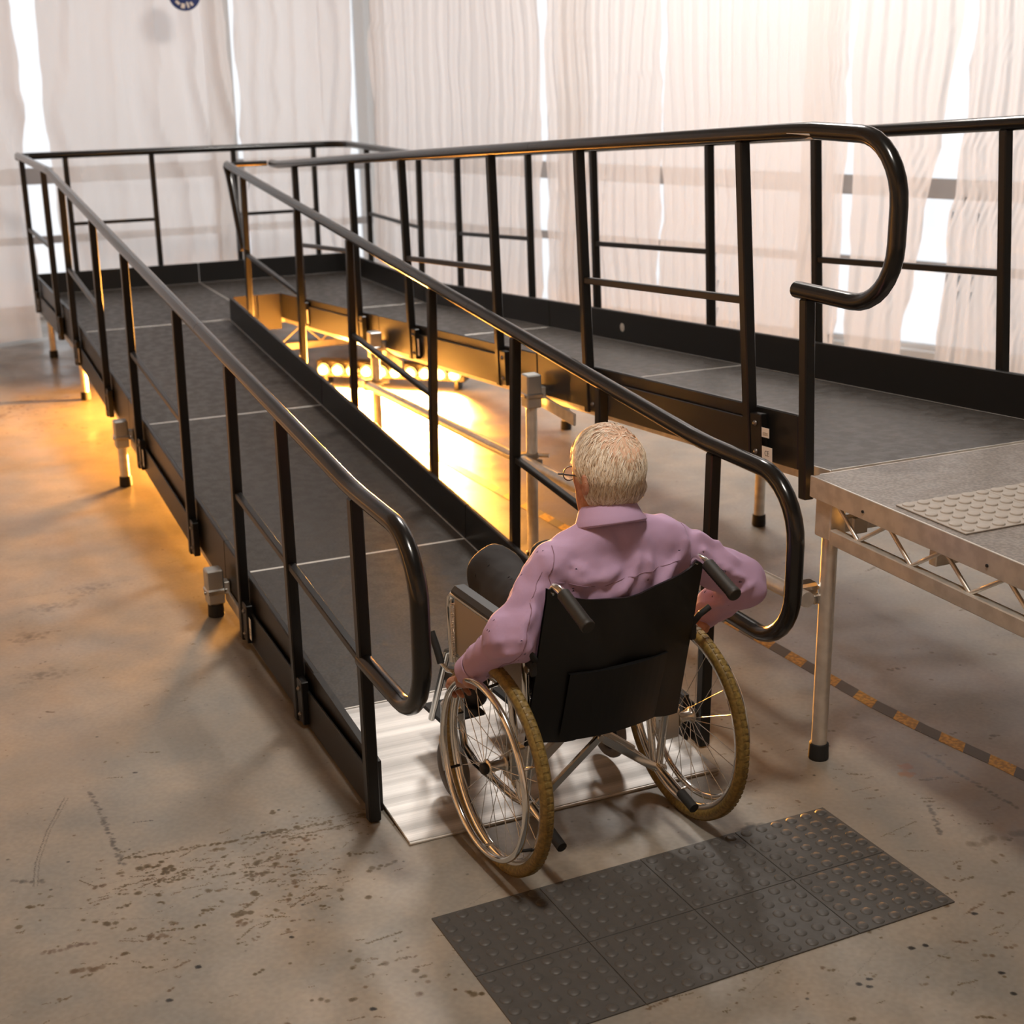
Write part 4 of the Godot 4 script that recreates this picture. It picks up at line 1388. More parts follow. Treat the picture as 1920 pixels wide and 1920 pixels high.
func smooth_normals(mb: MB) -> void:
	for i in mb.n.size():
		mb.n[i] = Vector3.ZERO
	for i in range(0, mb.ix.size(), 3):
		var a := mb.ix[i]
		var b := mb.ix[i + 1]
		var c := mb.ix[i + 2]
		var nn := (mb.v[c] - mb.v[a]).cross(mb.v[b] - mb.v[a])
		mb.n[a] += nn
		mb.n[b] += nn
		mb.n[c] += nn
	for i in mb.n.size():
		mb.n[i] = mb.n[i].normalized() if mb.n[i].length_squared() > 0.0 else Vector3.UP

# ease each vertex towards its neighbours
func relax(mb: MB, times: int) -> void:
	for t in times:
		var sum := PackedVector3Array()
		var cnt := PackedInt32Array()
		sum.resize(mb.v.size())
		cnt.resize(mb.v.size())
		for i in range(0, mb.ix.size(), 3):
			for k in 3:
				var a := mb.ix[i + k]
				var b := mb.ix[i + (k + 1) % 3]
				sum[a] += mb.v[b]
				sum[b] += mb.v[a]
				cnt[a] += 1
				cnt[b] += 1
		for i in mb.v.size():
			if cnt[i] > 0:
				mb.v[i] = mb.v[i].lerp(sum[i] / cnt[i], 0.6)

# ---------------------------------------------------------------- smooth bodies from joined capsules
class Blob:
	var mn: Vector3
	var nx: int
	var ny: int
	var nz: int
	var cell: float
	var F := PackedFloat32Array()

	func _init(lo: Vector3, hi: Vector3, c: float) -> void:
		mn = lo
		cell = c
		nx = int(ceil((hi.x - lo.x) / c)) + 1
		ny = int(ceil((hi.y - lo.y) / c)) + 1
		nz = int(ceil((hi.z - lo.z) / c)) + 1
		F.resize(nx * ny * nz)
		F.fill(1.0)

	# tapered capsule, joined smoothly (k) or cut away (cut)
	func cap(a: Vector3, b: Vector3, ra: float, rb: float, k: float, cut := false) -> void:
		var m := maxf(ra, rb) + k + 3.0 * cell
		var lo := (a.min(b) - Vector3.ONE * m - mn) / cell
		var hi := (a.max(b) + Vector3.ONE * m - mn) / cell
		var ab := b - a
		var l2 := maxf(ab.length_squared(), 1e-9)
		var x0 := maxi(0, int(lo.x))
		var x1 := mini(nx - 1, int(hi.x) + 1)
		for z in range(maxi(0, int(lo.z)), mini(nz - 1, int(hi.z) + 1) + 1):
			for y in range(maxi(0, int(lo.y)), mini(ny - 1, int(hi.y) + 1) + 1):
				var row := (z * ny + y) * nx
				for x in range(x0, x1 + 1):
					var p := mn + Vector3(x, y, z) * cell - a
					var t := clampf(p.dot(ab) / l2, 0.0, 1.0)
					var d := (p - ab * t).length() - lerpf(ra, rb, t)
					var f := F[row + x]
					if cut:
						F[row + x] = maxf(f, -d)
					else:
						var h := maxf(k - absf(f - d), 0.0)
						F[row + x] = minf(f, d) - h * h / (4.0 * k)

	func egg(c: Vector3, r: Vector3, bs: Basis, k: float) -> void:
		var m := maxf(r.x, maxf(r.y, r.z)) + k + 3.0 * cell
		var lo := (c - Vector3.ONE * m - mn) / cell
		var hi := (c + Vector3.ONE * m - mn) / cell
		var inv := bs.transposed()
		for z in range(maxi(0, int(lo.z)), mini(nz - 1, int(hi.z) + 1) + 1):
			for y in range(maxi(0, int(lo.y)), mini(ny - 1, int(hi.y) + 1) + 1):
				var row := (z * ny + y) * nx
				for x in range(maxi(0, int(lo.x)), mini(nx - 1, int(hi.x) + 1) + 1):
					var p := inv * (mn + Vector3(x, y, z) * cell - c)
					var q := p / r
					var k0 := q.length()
					var k1 := maxf((q / r).length(), 1e-6)
					var d := k0 * (k0 - 1.0) / k1
					var f := F[row + x]
					var h := maxf(k - absf(f - d), 0.0)
					F[row + x] = minf(f, d) - h * h / (4.0 * k)

	func wrinkle(noise: FastNoiseLite, amp: float, s: Vector3) -> void:
		for z in nz:
			for y in ny:
				var row := (z * ny + y) * nx
				for x in nx:
					if absf(F[row + x]) < 0.035:
						var p := mn + Vector3(x, y, z) * cell
						F[row + x] += amp * noise.get_noise_3d(p.x * s.x, p.y * s.y, p.z * s.z)

	func at(p: Vector3) -> float:
		var q := (p - mn) / cell
		var x := clampi(int(q.x), 0, nx - 2)
		var y := clampi(int(q.y), 0, ny - 2)
		var z := clampi(int(q.z), 0, nz - 2)
		var f := q - Vector3(x, y, z)
		var i := (z * ny + y) * nx + x
		var a := lerpf(lerpf(F[i], F[i + 1], f.x), lerpf(F[i + nx], F[i + nx + 1], f.x), f.y)
		i += nx * ny
		var b := lerpf(lerpf(F[i], F[i + 1], f.x), lerpf(F[i + nx], F[i + nx + 1], f.x), f.y)
		return lerpf(a, b, f.z)

	# surface nets: one vertex in each crossed cell, one quad round each crossed edge
	func net(mb: MB) -> void:
		var id := PackedInt32Array()
		id.resize(nx * ny * nz)
		id.fill(-1)
		var sy := nx
		var sz := nx * ny
		var lim := cell * 5.0
		var off := [0, 1, sy, sy + 1, sz, sz + 1, sz + sy, sz + sy + 1]
		var pc := [Vector3(0, 0, 0), Vector3(1, 0, 0), Vector3(0, 1, 0), Vector3(1, 1, 0), Vector3(0, 0, 1), Vector3(1, 0, 1), Vector3(0, 1, 1), Vector3(1, 1, 1)]
		var edges := [[0, 1], [2, 3], [4, 5], [6, 7], [0, 2], [1, 3], [4, 6], [5, 7], [0, 4], [1, 5], [2, 6], [3, 7]]
		for z in nz - 1:
			for y in ny - 1:
				for x in nx - 1:
					var i := z * sz + y * sy + x
					if absf(F[i]) > lim:
						continue
					var neg := 0
					for o in off:
						if F[i + o] < 0.0:
							neg += 1
					if neg == 0 or neg == 8:
						continue
					var sum := Vector3.ZERO
					var cnt := 0
					for e in edges:
						var fa: float = F[i + off[e[0]]]
						var fb: float = F[i + off[e[1]]]
						if (fa < 0.0) != (fb < 0.0):
							sum += pc[e[0]].lerp(pc[e[1]], fa / (fa - fb))
							cnt += 1
					var p := mn + (Vector3(x, y, z) + sum / cnt) * cell
					id[i] = mb.v.size()
					mb.v.append(p)
					mb.uv.append(Vector2(p.x, p.y))
					var g := Vector3(F[i + 1] - F[i], F[i + sy] - F[i], F[i + sz] - F[i]) + Vector3(F[i + 7 * 0 + sz + sy + 1] - F[i + sz + sy], F[i + sz + sy + 1] - F[i + sz + 1], F[i + sz + sy + 1] - F[i + sy + 1])
					mb.n.append(g.normalized())
		for z in range(1, nz - 1):
			for y in range(1, ny - 1):
				for x in range(1, nx - 1):
					var i := z * sz + y * sy + x
					if absf(F[i]) > lim:
						continue
					var s := F[i] < 0.0
					for ax in 3:
						var st: int = [1, sy, sz][ax]
						if (F[i + st] < 0.0) == s:
							continue
						var u: int = [sy, sz, 1][ax]
						var w: int = [sz, 1, sy][ax]
						var a := id[i]
						var b := id[i - u]
						var c := id[i - u - w]
						var d := id[i - w]
						if a < 0 or b < 0 or c < 0 or d < 0:
							continue
						var want := Vector3(1 if ax == 0 else 0, 1 if ax == 1 else 0, 1 if ax == 2 else 0) * (1.0 if s else -1.0)
						mb.tri_i(a, b, c, want)
						mb.tri_i(a, c, d, want)

# ---------------------------------------------------------------- the man
var HC := Vector3(1.680, 1.054, 0.03)     # centre of his head
var HB := Basis()

func hand_mesh_into(mb: MB, palm: Vector3, fwd: Vector3, up: Vector3, side: Vector3) -> void:
	# fwd: along the fingers before they curl, up: back of the hand, side: towards the thumb
	var lo := palm - Vector3.ONE * 0.13
	var b := Blob.new(lo, palm + Vector3.ONE * 0.13, 0.0042)
	b.cap(palm - fwd * 0.045 + side * 0.016, palm + fwd * 0.02 + side * 0.022, 0.018, 0.015, 0.012)
	b.cap(palm - fwd * 0.045 - side * 0.012, palm + fwd * 0.02 - side * 0.024, 0.018, 0.014, 0.012)
	b.cap(palm - fwd * 0.09, palm - fwd * 0.04, 0.026, 0.023, 0.015)
	var ln := [0.036, 0.041, 0.038, 0.03]
	for i in 4:
		var s := 0.03 - 0.02 * i
		var a := palm + fwd * 0.022 + side * s + up * 0.002
		var p1: Vector3 = a + (fwd * 0.93 - up * 0.36).normalized() * ln[i]
		var p2: Vector3 = p1 + (fwd * 0.15 - up * 1.0).normalized() * ln[i] * 0.72
		var p3: Vector3 = p2 + (-fwd * 0.75 - up * 0.65).normalized() * ln[i] * 0.55
		b.cap(a, p1, 0.0098, 0.0088, 0.004)
		b.cap(p1, p2, 0.0088, 0.008, 0.004)
		b.cap(p2, p3, 0.008, 0.007, 0.004)
	var t0 := palm - fwd * 0.02 + side * 0.028
	var t1 := t0 + (fwd * 0.6 + side * 0.6 - up * 0.35).normalized() * 0.036
	var t2 := t1 + (fwd * 0.85 + side * 0.1 - up * 0.5).normalized() * 0.03
	b.cap(t0, t1, 0.0135, 0.0105, 0.006)
	b.cap(t1, t2, 0.0105, 0.0085, 0.004)
	b.net(mb)

# where a line of sight first meets the cloth, a little inside it
func on_cloth(b: Blob, u: float, v: float) -> Vector3:
	var f := 2708.6
	var d := Basis.from_euler(Vector3(-0.308, -0.418, -0.016)) * Vector3((u - 960.0) / f, -(v - 960.0) / f, -1.0)
	var o := Vector3(0.002, 2.089, 3.206)
	var t := 2.6
	while t < 4.2:
		if b.at(o + d * t) < 0.0:
			return o + d * (t + 0.003)
		t += 0.003
	return Vector3.ZERO

func build_person() -> void:
	var skin := mat(Color(0.56, 0.29, 0.185), 0.5)
	skin.subsurf_scatter_enabled = true
	skin.subsurf_scatter_strength = 0.12
	skin.albedo_texture = noise_tex(0.03, Color(0.86, 0.78, 0.75), Color(1, 1, 1), 256, 4, FastNoiseLite.TYPE_SIMPLEX_SMOOTH, 61)
	tri_world(skin, 4.0)
	var shirt := mat(Color(0.53, 0.355, 0.54), 0.8)
	shirt.rim_enabled = true
	shirt.rim = 0.25
	shirt.rim_tint = 0.6
	shirt.albedo_texture = noise_tex(0.2, Color(0.9, 0.9, 0.9), Color(1, 1, 1), 512, 2, FastNoiseLite.TYPE_SIMPLEX, 63)
	tri_world(shirt, 9.0)
	var trou := mat(Color(0.014, 0.013, 0.013), 0.85)
	var shoe := mat(Color(0.012, 0.011, 0.011), 0.5)
	var p := {
		"hips": Vector3(1.655, 0.575, 0.0), "belly": Vector3(1.665, 0.645, 0.01), "chest": Vector3(1.672, 0.765, 0.045), "neck": Vector3(1.668, 0.905, 0.075),
		"sl": Vector3(1.50, 0.845, 0.075), "sr": Vector3(1.855, 0.852, 0.05), "el": Vector3(1.362, 0.68, 0.115), "er": Vector3(2.075, 0.70, 0.09),
		"wl": Vector3(1.328, 0.535, -0.055), "wr": Vector3(2.025, 0.568, -0.045),
		"hl": Vector3(1.56, 0.565, -0.06), "hr": Vector3(1.75, 0.565, -0.06), "kl": Vector3(1.575, 0.635, -0.46), "kr": Vector3(1.775, 0.62, -0.48),
		"al": Vector3(1.55, 0.24, -0.6), "ar": Vector3(1.755, 0.24, -0.61),
	}
	HB = Basis(Vector3.UP, 0.24) * Basis(Vector3(1, 0, 0), -0.16) * Basis(Vector3(0, 0, 1), 0.03)
	var root := Node3D.new()
	root.name = numbered("person")
	root.position = Vector3(1.65, 0.16, -0.2)
	add_child(root)
	O = root.position
	tag(root, "man in a mauve shirt seated in the wheelchair, both hands on the push rings", "person")
	# ---- body: one continuous skin figure under the clothes
	var mb := MB.new()
	var b := Blob.new(Vector3(1.2, 0.14, -0.75), Vector3(2.2, 1.0, 0.25), 0.013)
	b.cap(p.hl, p.hr, 0.085, 0.085, 0.04)
	b.cap(p.hips, p.chest, 0.085, 0.08, 0.04)
	b.cap(p.chest + Vector3(-0.07, 0, -0.01), p.chest + Vector3(0.07, 0, -0.01), 0.075, 0.075, 0.04)
	b.cap(p.sl + Vector3(0.03, -0.01, -0.01), p.sr - Vector3(0.03, 0.01, 0.01), 0.04, 0.04, 0.03)
	b.cap(p.chest + Vector3(0, 0.05, -0.005), p.neck + Vector3(0, 0.05, -0.015), 0.055, 0.05, 0.03)
	for s in ["l", "r"]:
		b.cap(p["s" + s], p["e" + s], 0.04, 0.036, 0.02)
		b.cap(p["e" + s], p["w" + s], 0.036, 0.026, 0.02)
		b.cap(p["h" + s], p["k" + s], 0.085, 0.058, 0.03)
		b.cap(p["k" + s], p["a" + s], 0.055, 0.036, 0.03)
		b.cap(p["a" + s], p["a" + s] + Vector3(0, -0.045, -0.1), 0.035, 0.03, 0.02)
	b.net(mb)
	# head
	var lo := HC - Vector3.ONE * 0.2
	b = Blob.new(lo, HC + Vector3.ONE * 0.17, 0.005)
	b.egg(HC + HB * Vector3(0, 0.022, 0.012), Vector3(0.075, 0.092, 0.098), HB, 0.01)
	b.cap(HC + HB * Vector3(0, -0.035, -0.035), HC + HB * Vector3(0, -0.085, -0.065), 0.06, 0.036, 0.05)
	b.cap(HC + HB * Vector3(-0.03, -0.07, -0.04), HC + HB * Vector3(0.03, -0.07, -0.04), 0.032, 0.032, 0.03)
	b.cap(HC + HB * Vector3(0, 0.0, -0.088), HC + HB * Vector3(0, -0.038, -0.112), 0.008, 0.013, 0.012)
	b.cap(HC + HB * Vector3(-0.03, 0.012, -0.084), HC + HB * Vector3(0.03, 0.012, -0.084), 0.01, 0.01, 0.012)
	b.cap(HC + HB * Vector3(-0.018, -0.066, -0.092), HC + HB * Vector3(0.018, -0.066, -0.092), 0.008, 0.008, 0.01)
	b.cap(HC + HB * Vector3(0, -0.04, 0.03), p.neck + Vector3(0, 0.02, -0.01), 0.058, 0.06, 0.04)
	b.cap(HC + HB * Vector3(0.0, -0.05, 0.0), p.neck + Vector3(0, 0.03, -0.03), 0.05, 0.055, 0.04)
	for s in [-1.0, 1.0]:
		b.egg(HC + HB * Vector3(s * 0.083, -0.02, 0.01), Vector3(0.0095, 0.036, 0.021), HB * Basis(Vector3.UP, s * 0.45), 0.006)
		b.cap(HC + HB * Vector3(s * 0.09, 0.006, 0.02), HC + HB * Vector3(s * 0.091, -0.032, 0.022), 0.0065, 0.0055, 0.005)
		b.cap(HC + HB * Vector3(s * 0.088, -0.012, -0.001), HC + HB * Vector3(s * 0.09, -0.02, -0.002), 0.009, 0.008, 0.0, true)
	b.net(mb)
	hand_mesh_into(mb, Vector3(1.322, 0.487, -0.115), Vector3(0.05, -0.35, -0.93).normalized(), Vector3(-0.32, 0.88, -0.34).normalized(), Vector3(0.93, 0.3, -0.08).normalized())
	hand_mesh_into(mb, Vector3(1.996, 0.522, -0.1), Vector3(-0.1, -0.3, -0.95).normalized(), Vector3(0.3, 0.9, -0.32).normalized(), Vector3(-0.94, 0.31, 0.0).normalized())
	smooth_normals(mb)
	var body := part(root, "body", mb, skin, "skin of head, neck and hands")
	for s in [-1.0, 1.0]:
		mb = MB.new()
		mb.ball(HC + HB * Vector3(s * 0.031, -0.004, -0.083), Vector3.ONE * 0.0115, 8, 12)
		var ey := part(body, "eye", mb, mat(Color(0.75, 0.72, 0.68), 0.2), "eye")
		mb = MB.new()
		mb.ball(HC + HB * Vector3(s * 0.031, -0.004, -0.0905), Vector3.ONE * 0.0055, 6, 10)
		part(body, "iris", mb, mat(Color(0.05, 0.08, 0.1), 0.2))
	# ---- shirt
	mb = MB.new()
	b = Blob.new(Vector3(1.22, 0.46, -0.2), Vector3(2.22, 1.0, 0.28), 0.0082)
	b.cap(p.hips + Vector3(-0.07, 0.0, 0), p.hips + Vector3(0.07, 0.0, 0), 0.125, 0.125, 0.05)
	b.cap(p.belly + Vector3(-0.06, 0, 0), p.belly + Vector3(0.06, 0, 0), 0.13, 0.13, 0.06)
	b.cap(p.chest + Vector3(-0.085, -0.02, 0.01), p.chest + Vector3(0.085, -0.02, 0.0), 0.115, 0.115, 0.06)
	b.cap(p.chest + Vector3(-0.1, 0.05, 0.015), p.chest + Vector3(0.1, 0.05, 0.0), 0.09, 0.09, 0.05)
	b.cap(p.sl + Vector3(0.0, 0.005, 0.005), p.neck + Vector3(-0.03, 0.005, 0), 0.05, 0.062, 0.05)
	b.cap(p.sr + Vector3(0.0, 0.005, 0.005), p.neck + Vector3(0.03, 0.005, 0), 0.05, 0.062, 0.05)
	b.cap(p.sl, p.el + Vector3(0, 0.0, 0.0), 0.058, 0.064, 0.03)
	b.cap(p.el, p.wl + Vector3(0, 0.01, 0.01), 0.064, 0.044, 0.03)
	b.cap(p.el + Vector3(0.035, -0.035, 0.0), p.el + Vector3(0.02, -0.03, -0.05), 0.034, 0.036, 0.04)
	b.cap(p.sr, p.er, 0.06, 0.062, 0.03)
	b.cap(p.er, p.wr + Vector3(0.0, -0.008, -0.012), 0.06, 0.048, 0.03)
	# folds: ridges of cloth drawn from the armpits, the chair back and the elbows
	var folds := [[0.011, 740, 860, 830, 915, 890, 960], [0.011, 790, 825, 870, 870, 930, 905], [0.012, 900, 935, 1000, 920, 1080, 870], [0.012, 1105, 985, 1150, 900, 1175, 815], [0.011, 1290, 950, 1345, 865, 1400, 805], [0.009, 1225, 820, 1245, 890, 1255, 960], [0.012, 610, 740, 500, 885, 360, 1075], [0.013, 650, 970, 610, 1090, 560, 1190], [0.012, 290, 1175, 250, 1240, 245, 1310], [0.014, 560, 1240, 440, 1255, 340, 1290], [0.012, 590, 1290, 490, 1315, 410, 1350], [0.013, 1500, 690, 1600, 740, 1700, 830], [0.013, 1525, 765, 1640, 870, 1760, 925], [0.012, 1690, 1010, 1770, 960, 1815, 915], [0.012, 1550, 1060, 1640, 1040, 1720, 990], [0.011, 640, 720, 680, 800, 690, 880], [0.010, 1420, 640, 1430, 720, 1420, 780], [0.010, 460, 960, 420, 1080, 330, 1150]]
	for f in folds:
		var ch := []
		for k in 3:
			var q := on_cloth(b, 780.0 + f[1 + 2 * k] / 2.8235, 760.0 + f[2 + 2 * k] / 2.8235)
			if q != Vector3.ZERO:
				ch.append(q)
		for k in ch.size() - 1:
			b.cap(ch[k], ch[k + 1], f[0] * 1.15, f[0] * 0.95, 0.013)
	var nz := FastNoiseLite.new()
	nz.seed = 4
	nz.frequency = 1.0
	nz.fractal_octaves = 2
	nz.fractal_type = FastNoiseLite.FRACTAL_RIDGED
	b.wrinkle(nz, 0.013, Vector3(5.0, 3.6, 4.5))
	var nz2 := FastNoiseLite.new()
	nz2.seed = 14
	nz2.frequency = 1.0
	b.wrinkle(nz2, 0.006, Vector3(15.0, 8.0, 13.0))
	b.net(mb)
	relax(mb, 2)
	smooth_normals(mb)
	var sh := part(root, "shirt", mb, shirt, "mauve cotton shirt with long sleeves")
	# stitched seams: found on the cloth by walking in from behind
	var seam := mat(Color(0.27, 0.16, 0.22), 0.9)
	for sm in [[Vector3(1.475, 0.820, 0.3), Vector3(1.60, 0.796, 0.3), Vector3(1.72, 0.808, 0.3), Vector3(1.862, 0.818, 0.3)], [Vector3(1.49, 0.903, 0.3), Vector3(1.462, 0.838, 0.3), Vector3(1.475, 0.778, 0.3)], [Vector3(1.885, 0.908, 0.3), Vector3(1.892, 0.858, 0.3), Vector3(1.885, 0.808, 0.3)], [Vector3(1.45, 0.848, 0.3), Vector3(1.385, 0.738, 0.3), Vector3(1.352, 0.638, 0.3), Vector3(1.336, 0.548, 0.3)]]:
		var path := []
		for i in sm.size() - 1:
			for k in 14:
				var q: Vector3 = sm[i].lerp(sm[i + 1], k / 14.0)
				while q.z > -0.15 and b.at(q) > 0.0:
					q.z -= 0.002
				if q.z > -0.14:
					path.append(q + Vector3(0, 0, 0.0012))
		if path.size() > 3:
			mb = MB.new()
			mb.tube(path, 0.0011, 5)
			part(sh, "seam", mb, seam, "stitched seam")
	# cuffs
	for s in ["l", "r"]:
		mb = MB.new()
		var e: Vector3 = p["e" + s]
		var w: Vector3 = p["w" + s]
		var d := (w - e).normalized()
		mb.lathe(w - d * 0.03, d, [Vector2(0.043, 0.0), Vector2(0.0455, 0.004), Vector2(0.0435, 0.05), Vector2(0.039, 0.052), Vector2(0.034, 0.03)], 24)
		part(sh, "cuff", mb, shirt)
	# collar: a stand round the neck, turned down outside
	mb = MB.new()
	var ncol := 40
	var prof := [Vector2(0.060, -0.012), Vector2(0.061, 0.02), Vector2(0.063, 0.034), Vector2(0.068, 0.037), Vector2(0.074, 0.03), Vector2(0.084, 0.004), Vector2(0.094, -0.014), Vector2(0.088, -0.02)]
	var nc: Vector3 = p.neck + Vector3(0, 0.036, -0.006)
	var cb := Basis(Vector3(1, 0, 0), -0.36) * Basis(Vector3(0, 0, 1), -0.02)
	for i in ncol + 1:
		var a := TAU * i / ncol
		for q in prof:
			var front := maxf(0.0, -sin(a))
			mb.v.append(nc + cb * Vector3(cos(a) * q.x * 1.06, q.y - 0.02 * front, sin(a) * q.x * 0.98))
			mb.n.append(Vector3.ZERO)
			mb.uv.append(Vector2(a, q.y))
	for i in ncol:
		for k in prof.size() - 1:
			var q := i * prof.size() + k
			var w: Vector3 = (mb.v[q] - nc)
			if k < 2:
				w = -w
			w.y = 0.0
			mb.tri_i(q, q + 1, q + prof.size() + 1, w + Vector3(0, 0.01 * k, 0))
			mb.tri_i(q, q + prof.size() + 1, q + prof.size(), w + Vector3(0, 0.01 * k, 0))
	smooth_normals(mb)
	part(sh, "collar", mb, shirt, "turned-down collar")
	# ---- trousers
	mb = MB.new()
	b = Blob.new(Vector3(1.38, 0.18, -0.75), Vector3(1.95, 0.78, 0.2), 0.013)
	b.cap(p.hl, p.hr, 0.112, 0.112, 0.05)
	for s in ["l", "r"]:
		b.cap(p["h" + s], p["k" + s], 0.1, 0.078, 0.04)
		b.cap(p["k" + s], p["a" + s] + Vector3(0, 0.02, 0), 0.074, 0.062, 0.03)
	b.wrinkle(nz, 0.006, Vector3(6, 6, 6))
	b.net(mb)
	smooth_normals(mb)
	part(root, "trousers", mb, trou, "black trousers")
	for s in ["l", "r"]:
		mb = MB.new()
		b = Blob.new(p["a" + s] + Vector3(-0.1, -0.12, -0.25), p["a" + s] + Vector3(0.1, 0.06, 0.1), 0.008)
		b.cap(p["a" + s] + Vector3(0, -0.045, 0.02), p["a" + s] + Vector3(0, -0.05, -0.16), 0.038, 0.034, 0.02)
		b.cap(p["a" + s], p["a" + s] + Vector3(0, -0.04, -0.05), 0.044, 0.036, 0.03)
		b.net(mb)
		smooth_normals(mb)
		part(root, "shoe", mb, shoe, "black shoe")
	build_hair(root)
	# ---- glasses
	var gl := Node3D.new()
	gl.name = "glasses"
	root.add_child(gl)
	mb = MB.new()
	for s in [-1.0, 1.0]:
		var ring := []
		for i in 18:
			var a := TAU * i / 18
			ring.append(HC + HB * Vector3(s * 0.034 + cos(a) * 0.025, -0.003 + sin(a) * 0.018, -0.107 + absf(cos(a) * 0.004)))
		mb.tube(ring, 0.0016, 6, true)
		mb.tube([HC + HB * Vector3(s * 0.059, 0.002, -0.104), HC + HB * Vector3(s * 0.079, 0.006, -0.098), HC + HB * Vector3(s * 0.082, 0.006, -0.03), HC + HB * Vector3(s * 0.083, 0.004, 0.005), HC + HB * Vector3(s * 0.082, -0.022, 0.02)], 0.002, 6)
	mb.tube([HC + HB * Vector3(-0.009, 0.0, -0.108), HC + HB * Vector3(0, 0.003, -0.111), HC + HB * Vector3(0.009, 0.0, -0.108)], 0.0016, 6)
	part(gl, "glasses_frame", mb, mat(Color(0.01, 0.01, 0.012), 0.3), "thin dark glasses")
	for s in [-1.0, 1.0]:
		mb = MB.new()
		mb.lathe(HC + HB * Vector3(s * 0.034, -0.003, -0.107), HB * Vector3(0, 0, -1), [Vector2(0.018, 0.0), Vector2(0.012, 0.0012), Vector2(0.0001, 0.0018)], 18)
		part(gl, "lens", mb, M.glass)

func skull(d: Vector3) -> float:
	# distance from the head centre to the skull along d (head axes)
	var o := Vector3(0, 0.022, 0.012)
	var r := Vector3(0.075, 0.092, 0.098)
	var q := d / r
	var e := -o / r
	var bq := q.dot(e)
	var aq := q.dot(q)
	return (-bq + sqrt(maxf(0.0, bq * bq - aq * (e.dot(e) - 1.0)))) / aq

func scalp_radius(d: Vector3) -> float:
	# the skull, easing into the nape at the back
	var r := skull(d)
	var w := smoothstep(-0.2, -0.5, d.y) * smoothstep(-0.15, 0.25, d.z)
	return lerpf(r, clampf(r, 0.099, 0.112), w)

func hair_cover(d: Vector3, p: Vector3) -> float:
	# 0 bare skin .. 1 full hair; d = direction, p = point on the skull in head axes
	var side := smoothstep(0.03, 0.055, absf(p.x))
	var front_line := lerpf(-0.07, -0.028, side)                 # hair ends here towards the face
	var c := smoothstep(front_line - 0.012, front_line + 0.008, p.z)
	var low := lerpf(-0.1, -0.02, smoothstep(0.05, -0.03, p.z))
	low = lerpf(low, 0.012, smoothstep(0.03, -0.025, p.z) * side)
	c *= smoothstep(low - 0.006, low + 0.012, p.y)
	return c

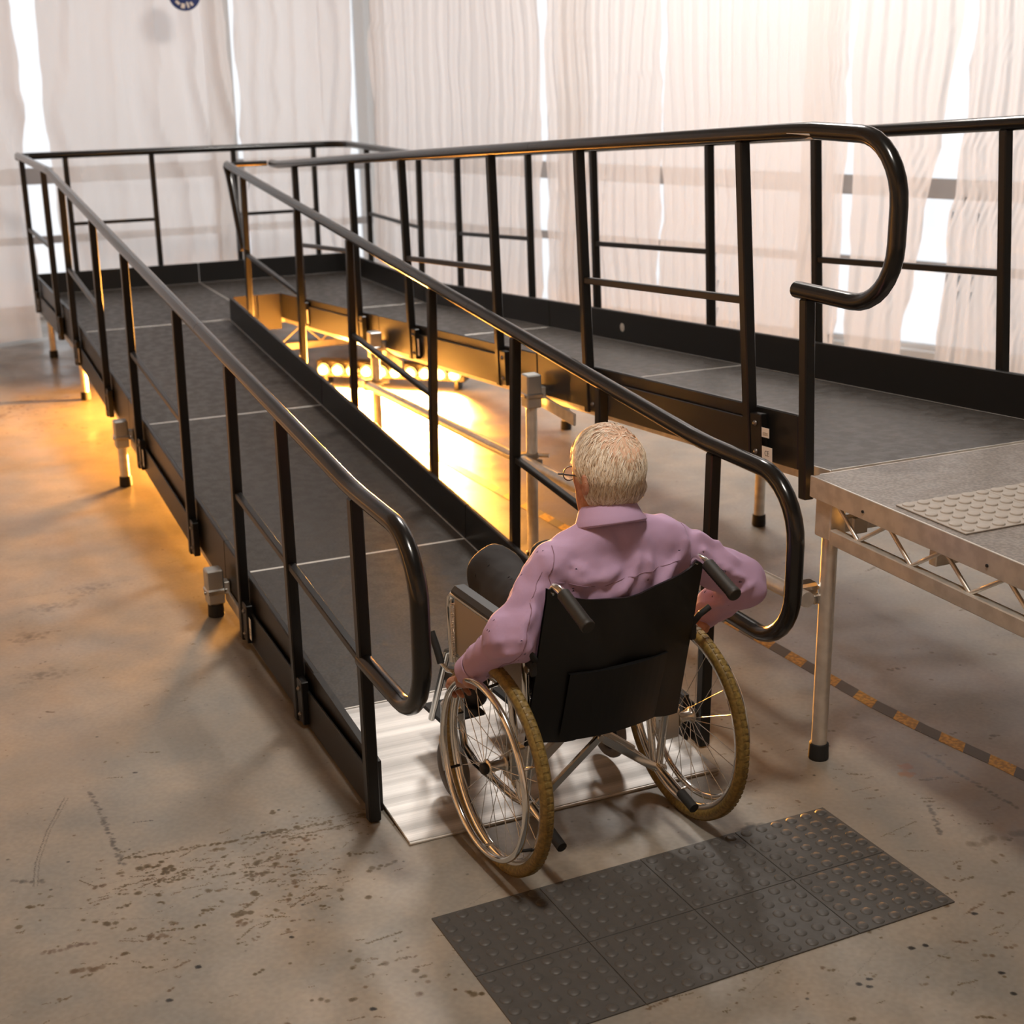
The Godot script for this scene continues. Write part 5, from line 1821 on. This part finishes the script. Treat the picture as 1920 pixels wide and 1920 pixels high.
func build_hair(root: Node3D) -> void:
	var white := mat(Color(0.82, 0.69, 0.52), 0.5)
	var pale := mat(Color(0.92, 0.84, 0.71), 0.45)
	var tan := mat(Color(0.50, 0.36, 0.23), 0.55)
	var nz := FastNoiseLite.new()
	nz.seed = 9
	nz.frequency = 1.0
	var whorl := Vector3(0.0, 0.7, 0.66).normalized()
	var mb := MB.new()
	var R := 64
	var S := 96
	for i in R + 1:
		var t := PI * i / R
		for k in S:
			var a := TAU * k / S
			var d := Vector3(sin(t) * cos(a), cos(t), sin(t) * sin(a))
			var r := scalp_radius(d)
			var p := d * r
			var c := hair_cover(d, p)
			var thin := smoothstep(0.12, 0.55, d.angle_to(whorl))      # thin hair over the crown
			var th := lerpf(-0.006, lerpf(0.001, 0.0115, thin), c) + c * (0.0035 * nz.get_noise_3dv(p * 70.0) + 0.002 * nz.get_noise_3dv(p * 160.0)) * thin
			mb.v.append(HC + HB * (d * (r + th)))
			mb.n.append(Vector3.ZERO)
			mb.uv.append(Vector2(a, t))
	for i in R:
		for k in S:
			var a := i * S + k
			var b := i * S + (k + 1) % S
			var w := mb.v[a] - HC
			mb.tri_i(a, b, b + S, w)
			mb.tri_i(a, b + S, a + S, w)
	smooth_normals(mb)
	var scalp := mat(Color(0.68, 0.43, 0.29), 0.6)
	var hair := part(root, "hair", mb, scalp, "short white-blond hair, thin at the crown")
	# strands combed away from the whorl
	var rng := RandomNumberGenerator.new()
	rng.seed = 77
	var sets := [MB.new(), MB.new(), MB.new()]
	for n in 12000:
		var d := Vector3(rng.randfn(), rng.randfn(), rng.randfn()).normalized()
		var r0 := scalp_radius(d)
		if hair_cover(d, d * r0) < 0.55:
			continue
		var thin := smoothstep(0.1, 0.55, d.angle_to(whorl))
		if rng.randf() > 0.5 + 0.5 * thin:
			continue
		var flow := (d - whorl * d.dot(whorl)).normalized()
		flow = (flow + Vector3(-0.15, -0.75, 0.05) + Vector3(nz.get_noise_3dv(d * 3.0), nz.get_noise_3dv(d * 3.0 + Vector3(9, 0, 0)), nz.get_noise_3dv(d * 3.0 + Vector3(0, 9, 0))) * 0.9 + Vector3(rng.randfn(), rng.randfn(), rng.randfn()) * 0.12)
		flow = (flow - d * flow.dot(d)).normalized()
		var side := d.cross(flow).normalized()
		var ln := rng.randf_range(0.022, 0.05)
		var pick := rng.randf()
		var mbs: MB = sets[0 if pick < 0.5 else (1 if pick < 0.78 else 2)]
		var wd := rng.randf_range(0.0005, 0.0011)
		var lift := 0.0125 * thin + 0.0015 + rng.randf_range(-0.001, 0.0025)
		var k0 := mbs.v.size()
		var stray := rng.randf_range(0.0, 0.006) if rng.randf() < 0.12 else 0.0005
		for j in 5:
			var u := j / 4.0
			var q := (d + flow * (ln * u / 0.1)).normalized()
			var r := scalp_radius(q)
			var pp := q * (r + lift * (1.0 - 0.15 * u) + stray * u * u + 0.003 * nz.get_noise_3dv(q * 8.0) * thin)
			var w := wd * (1.0 - 0.8 * u)
			mbs.v.append(HC + HB * (pp - side * w))
			mbs.v.append(HC + HB * (pp + side * w))
			for z in 2:
				mbs.n.append(HB * (q + side * (0.5 if z else -0.5)).normalized())
				mbs.uv.append(Vector2(z, u))
		for j in 4:
			var a := k0 + j * 2
			mbs.tri_i(a, a + 1, a + 3, mbs.n[a])
			mbs.tri_i(a, a + 3, a + 2, mbs.n[a])
	var ms := [white, pale, tan]
	for i in 3:
		var o := part(hair, "hair_strands", sets[i], ms[i], ["cream hair strands", "white hair strands", "sandy hair strands"][i])
		o.set_meta("kind", "stuff")

# ---------------------------------------------------------------- scene
func _ready() -> void:
	var cam := Camera3D.new()
	cam.name = "camera"
	cam.position = Vector3(0.002, 2.089, 3.206)
	cam.rotation = Vector3(-0.308, -0.418, -0.016)
	var at := CameraAttributesPhysical.new()
	at.frustum_focal_length = 33.85
	at.frustum_focus_distance = 3.9
	at.exposure_aperture = 2.8
	cam.attributes = at
	cam.fov = 39.05
	cam.near = 0.05
	cam.far = 100.0
	add_child(cam)
	var env := Environment.new()
	env.background_mode = Environment.BG_COLOR
	env.background_color = Color(0.975, 0.985, 1.0)
	env.background_energy_multiplier = 1.25
	env.tonemap_mode = Environment.TONE_MAPPER_LINEAR
	env.tonemap_exposure = 1.0
	env.sdfgi_enabled = true
	env.ssao_enabled = true
	env.ssil_enabled = true
	var we := WorldEnvironment.new()
	we.name = "hall_environment"
	we.environment = env
	add_child(we)
	make_materials()
	ceiling_panel("large flat ceiling light hanging above the upper ramp by the drapes", Vector3(3.9, 4.9, -4.2), Vector2(1.1, 0.9), 25.0, Color(1.0, 0.97, 0.94))
	ceiling_panel("flat ceiling light hanging above the wheelchair", Vector3(1.3, 4.9, 1.0), Vector2(0.5, 0.5), 12.0, Color(1.0, 0.96, 0.91))
	build_floor()
	build_room()
	build_curtains()
	build_ramp()
	build_stage()
	build_mats()
	build_tape()
	build_light_bar()
	build_wheelchair()
	build_person()
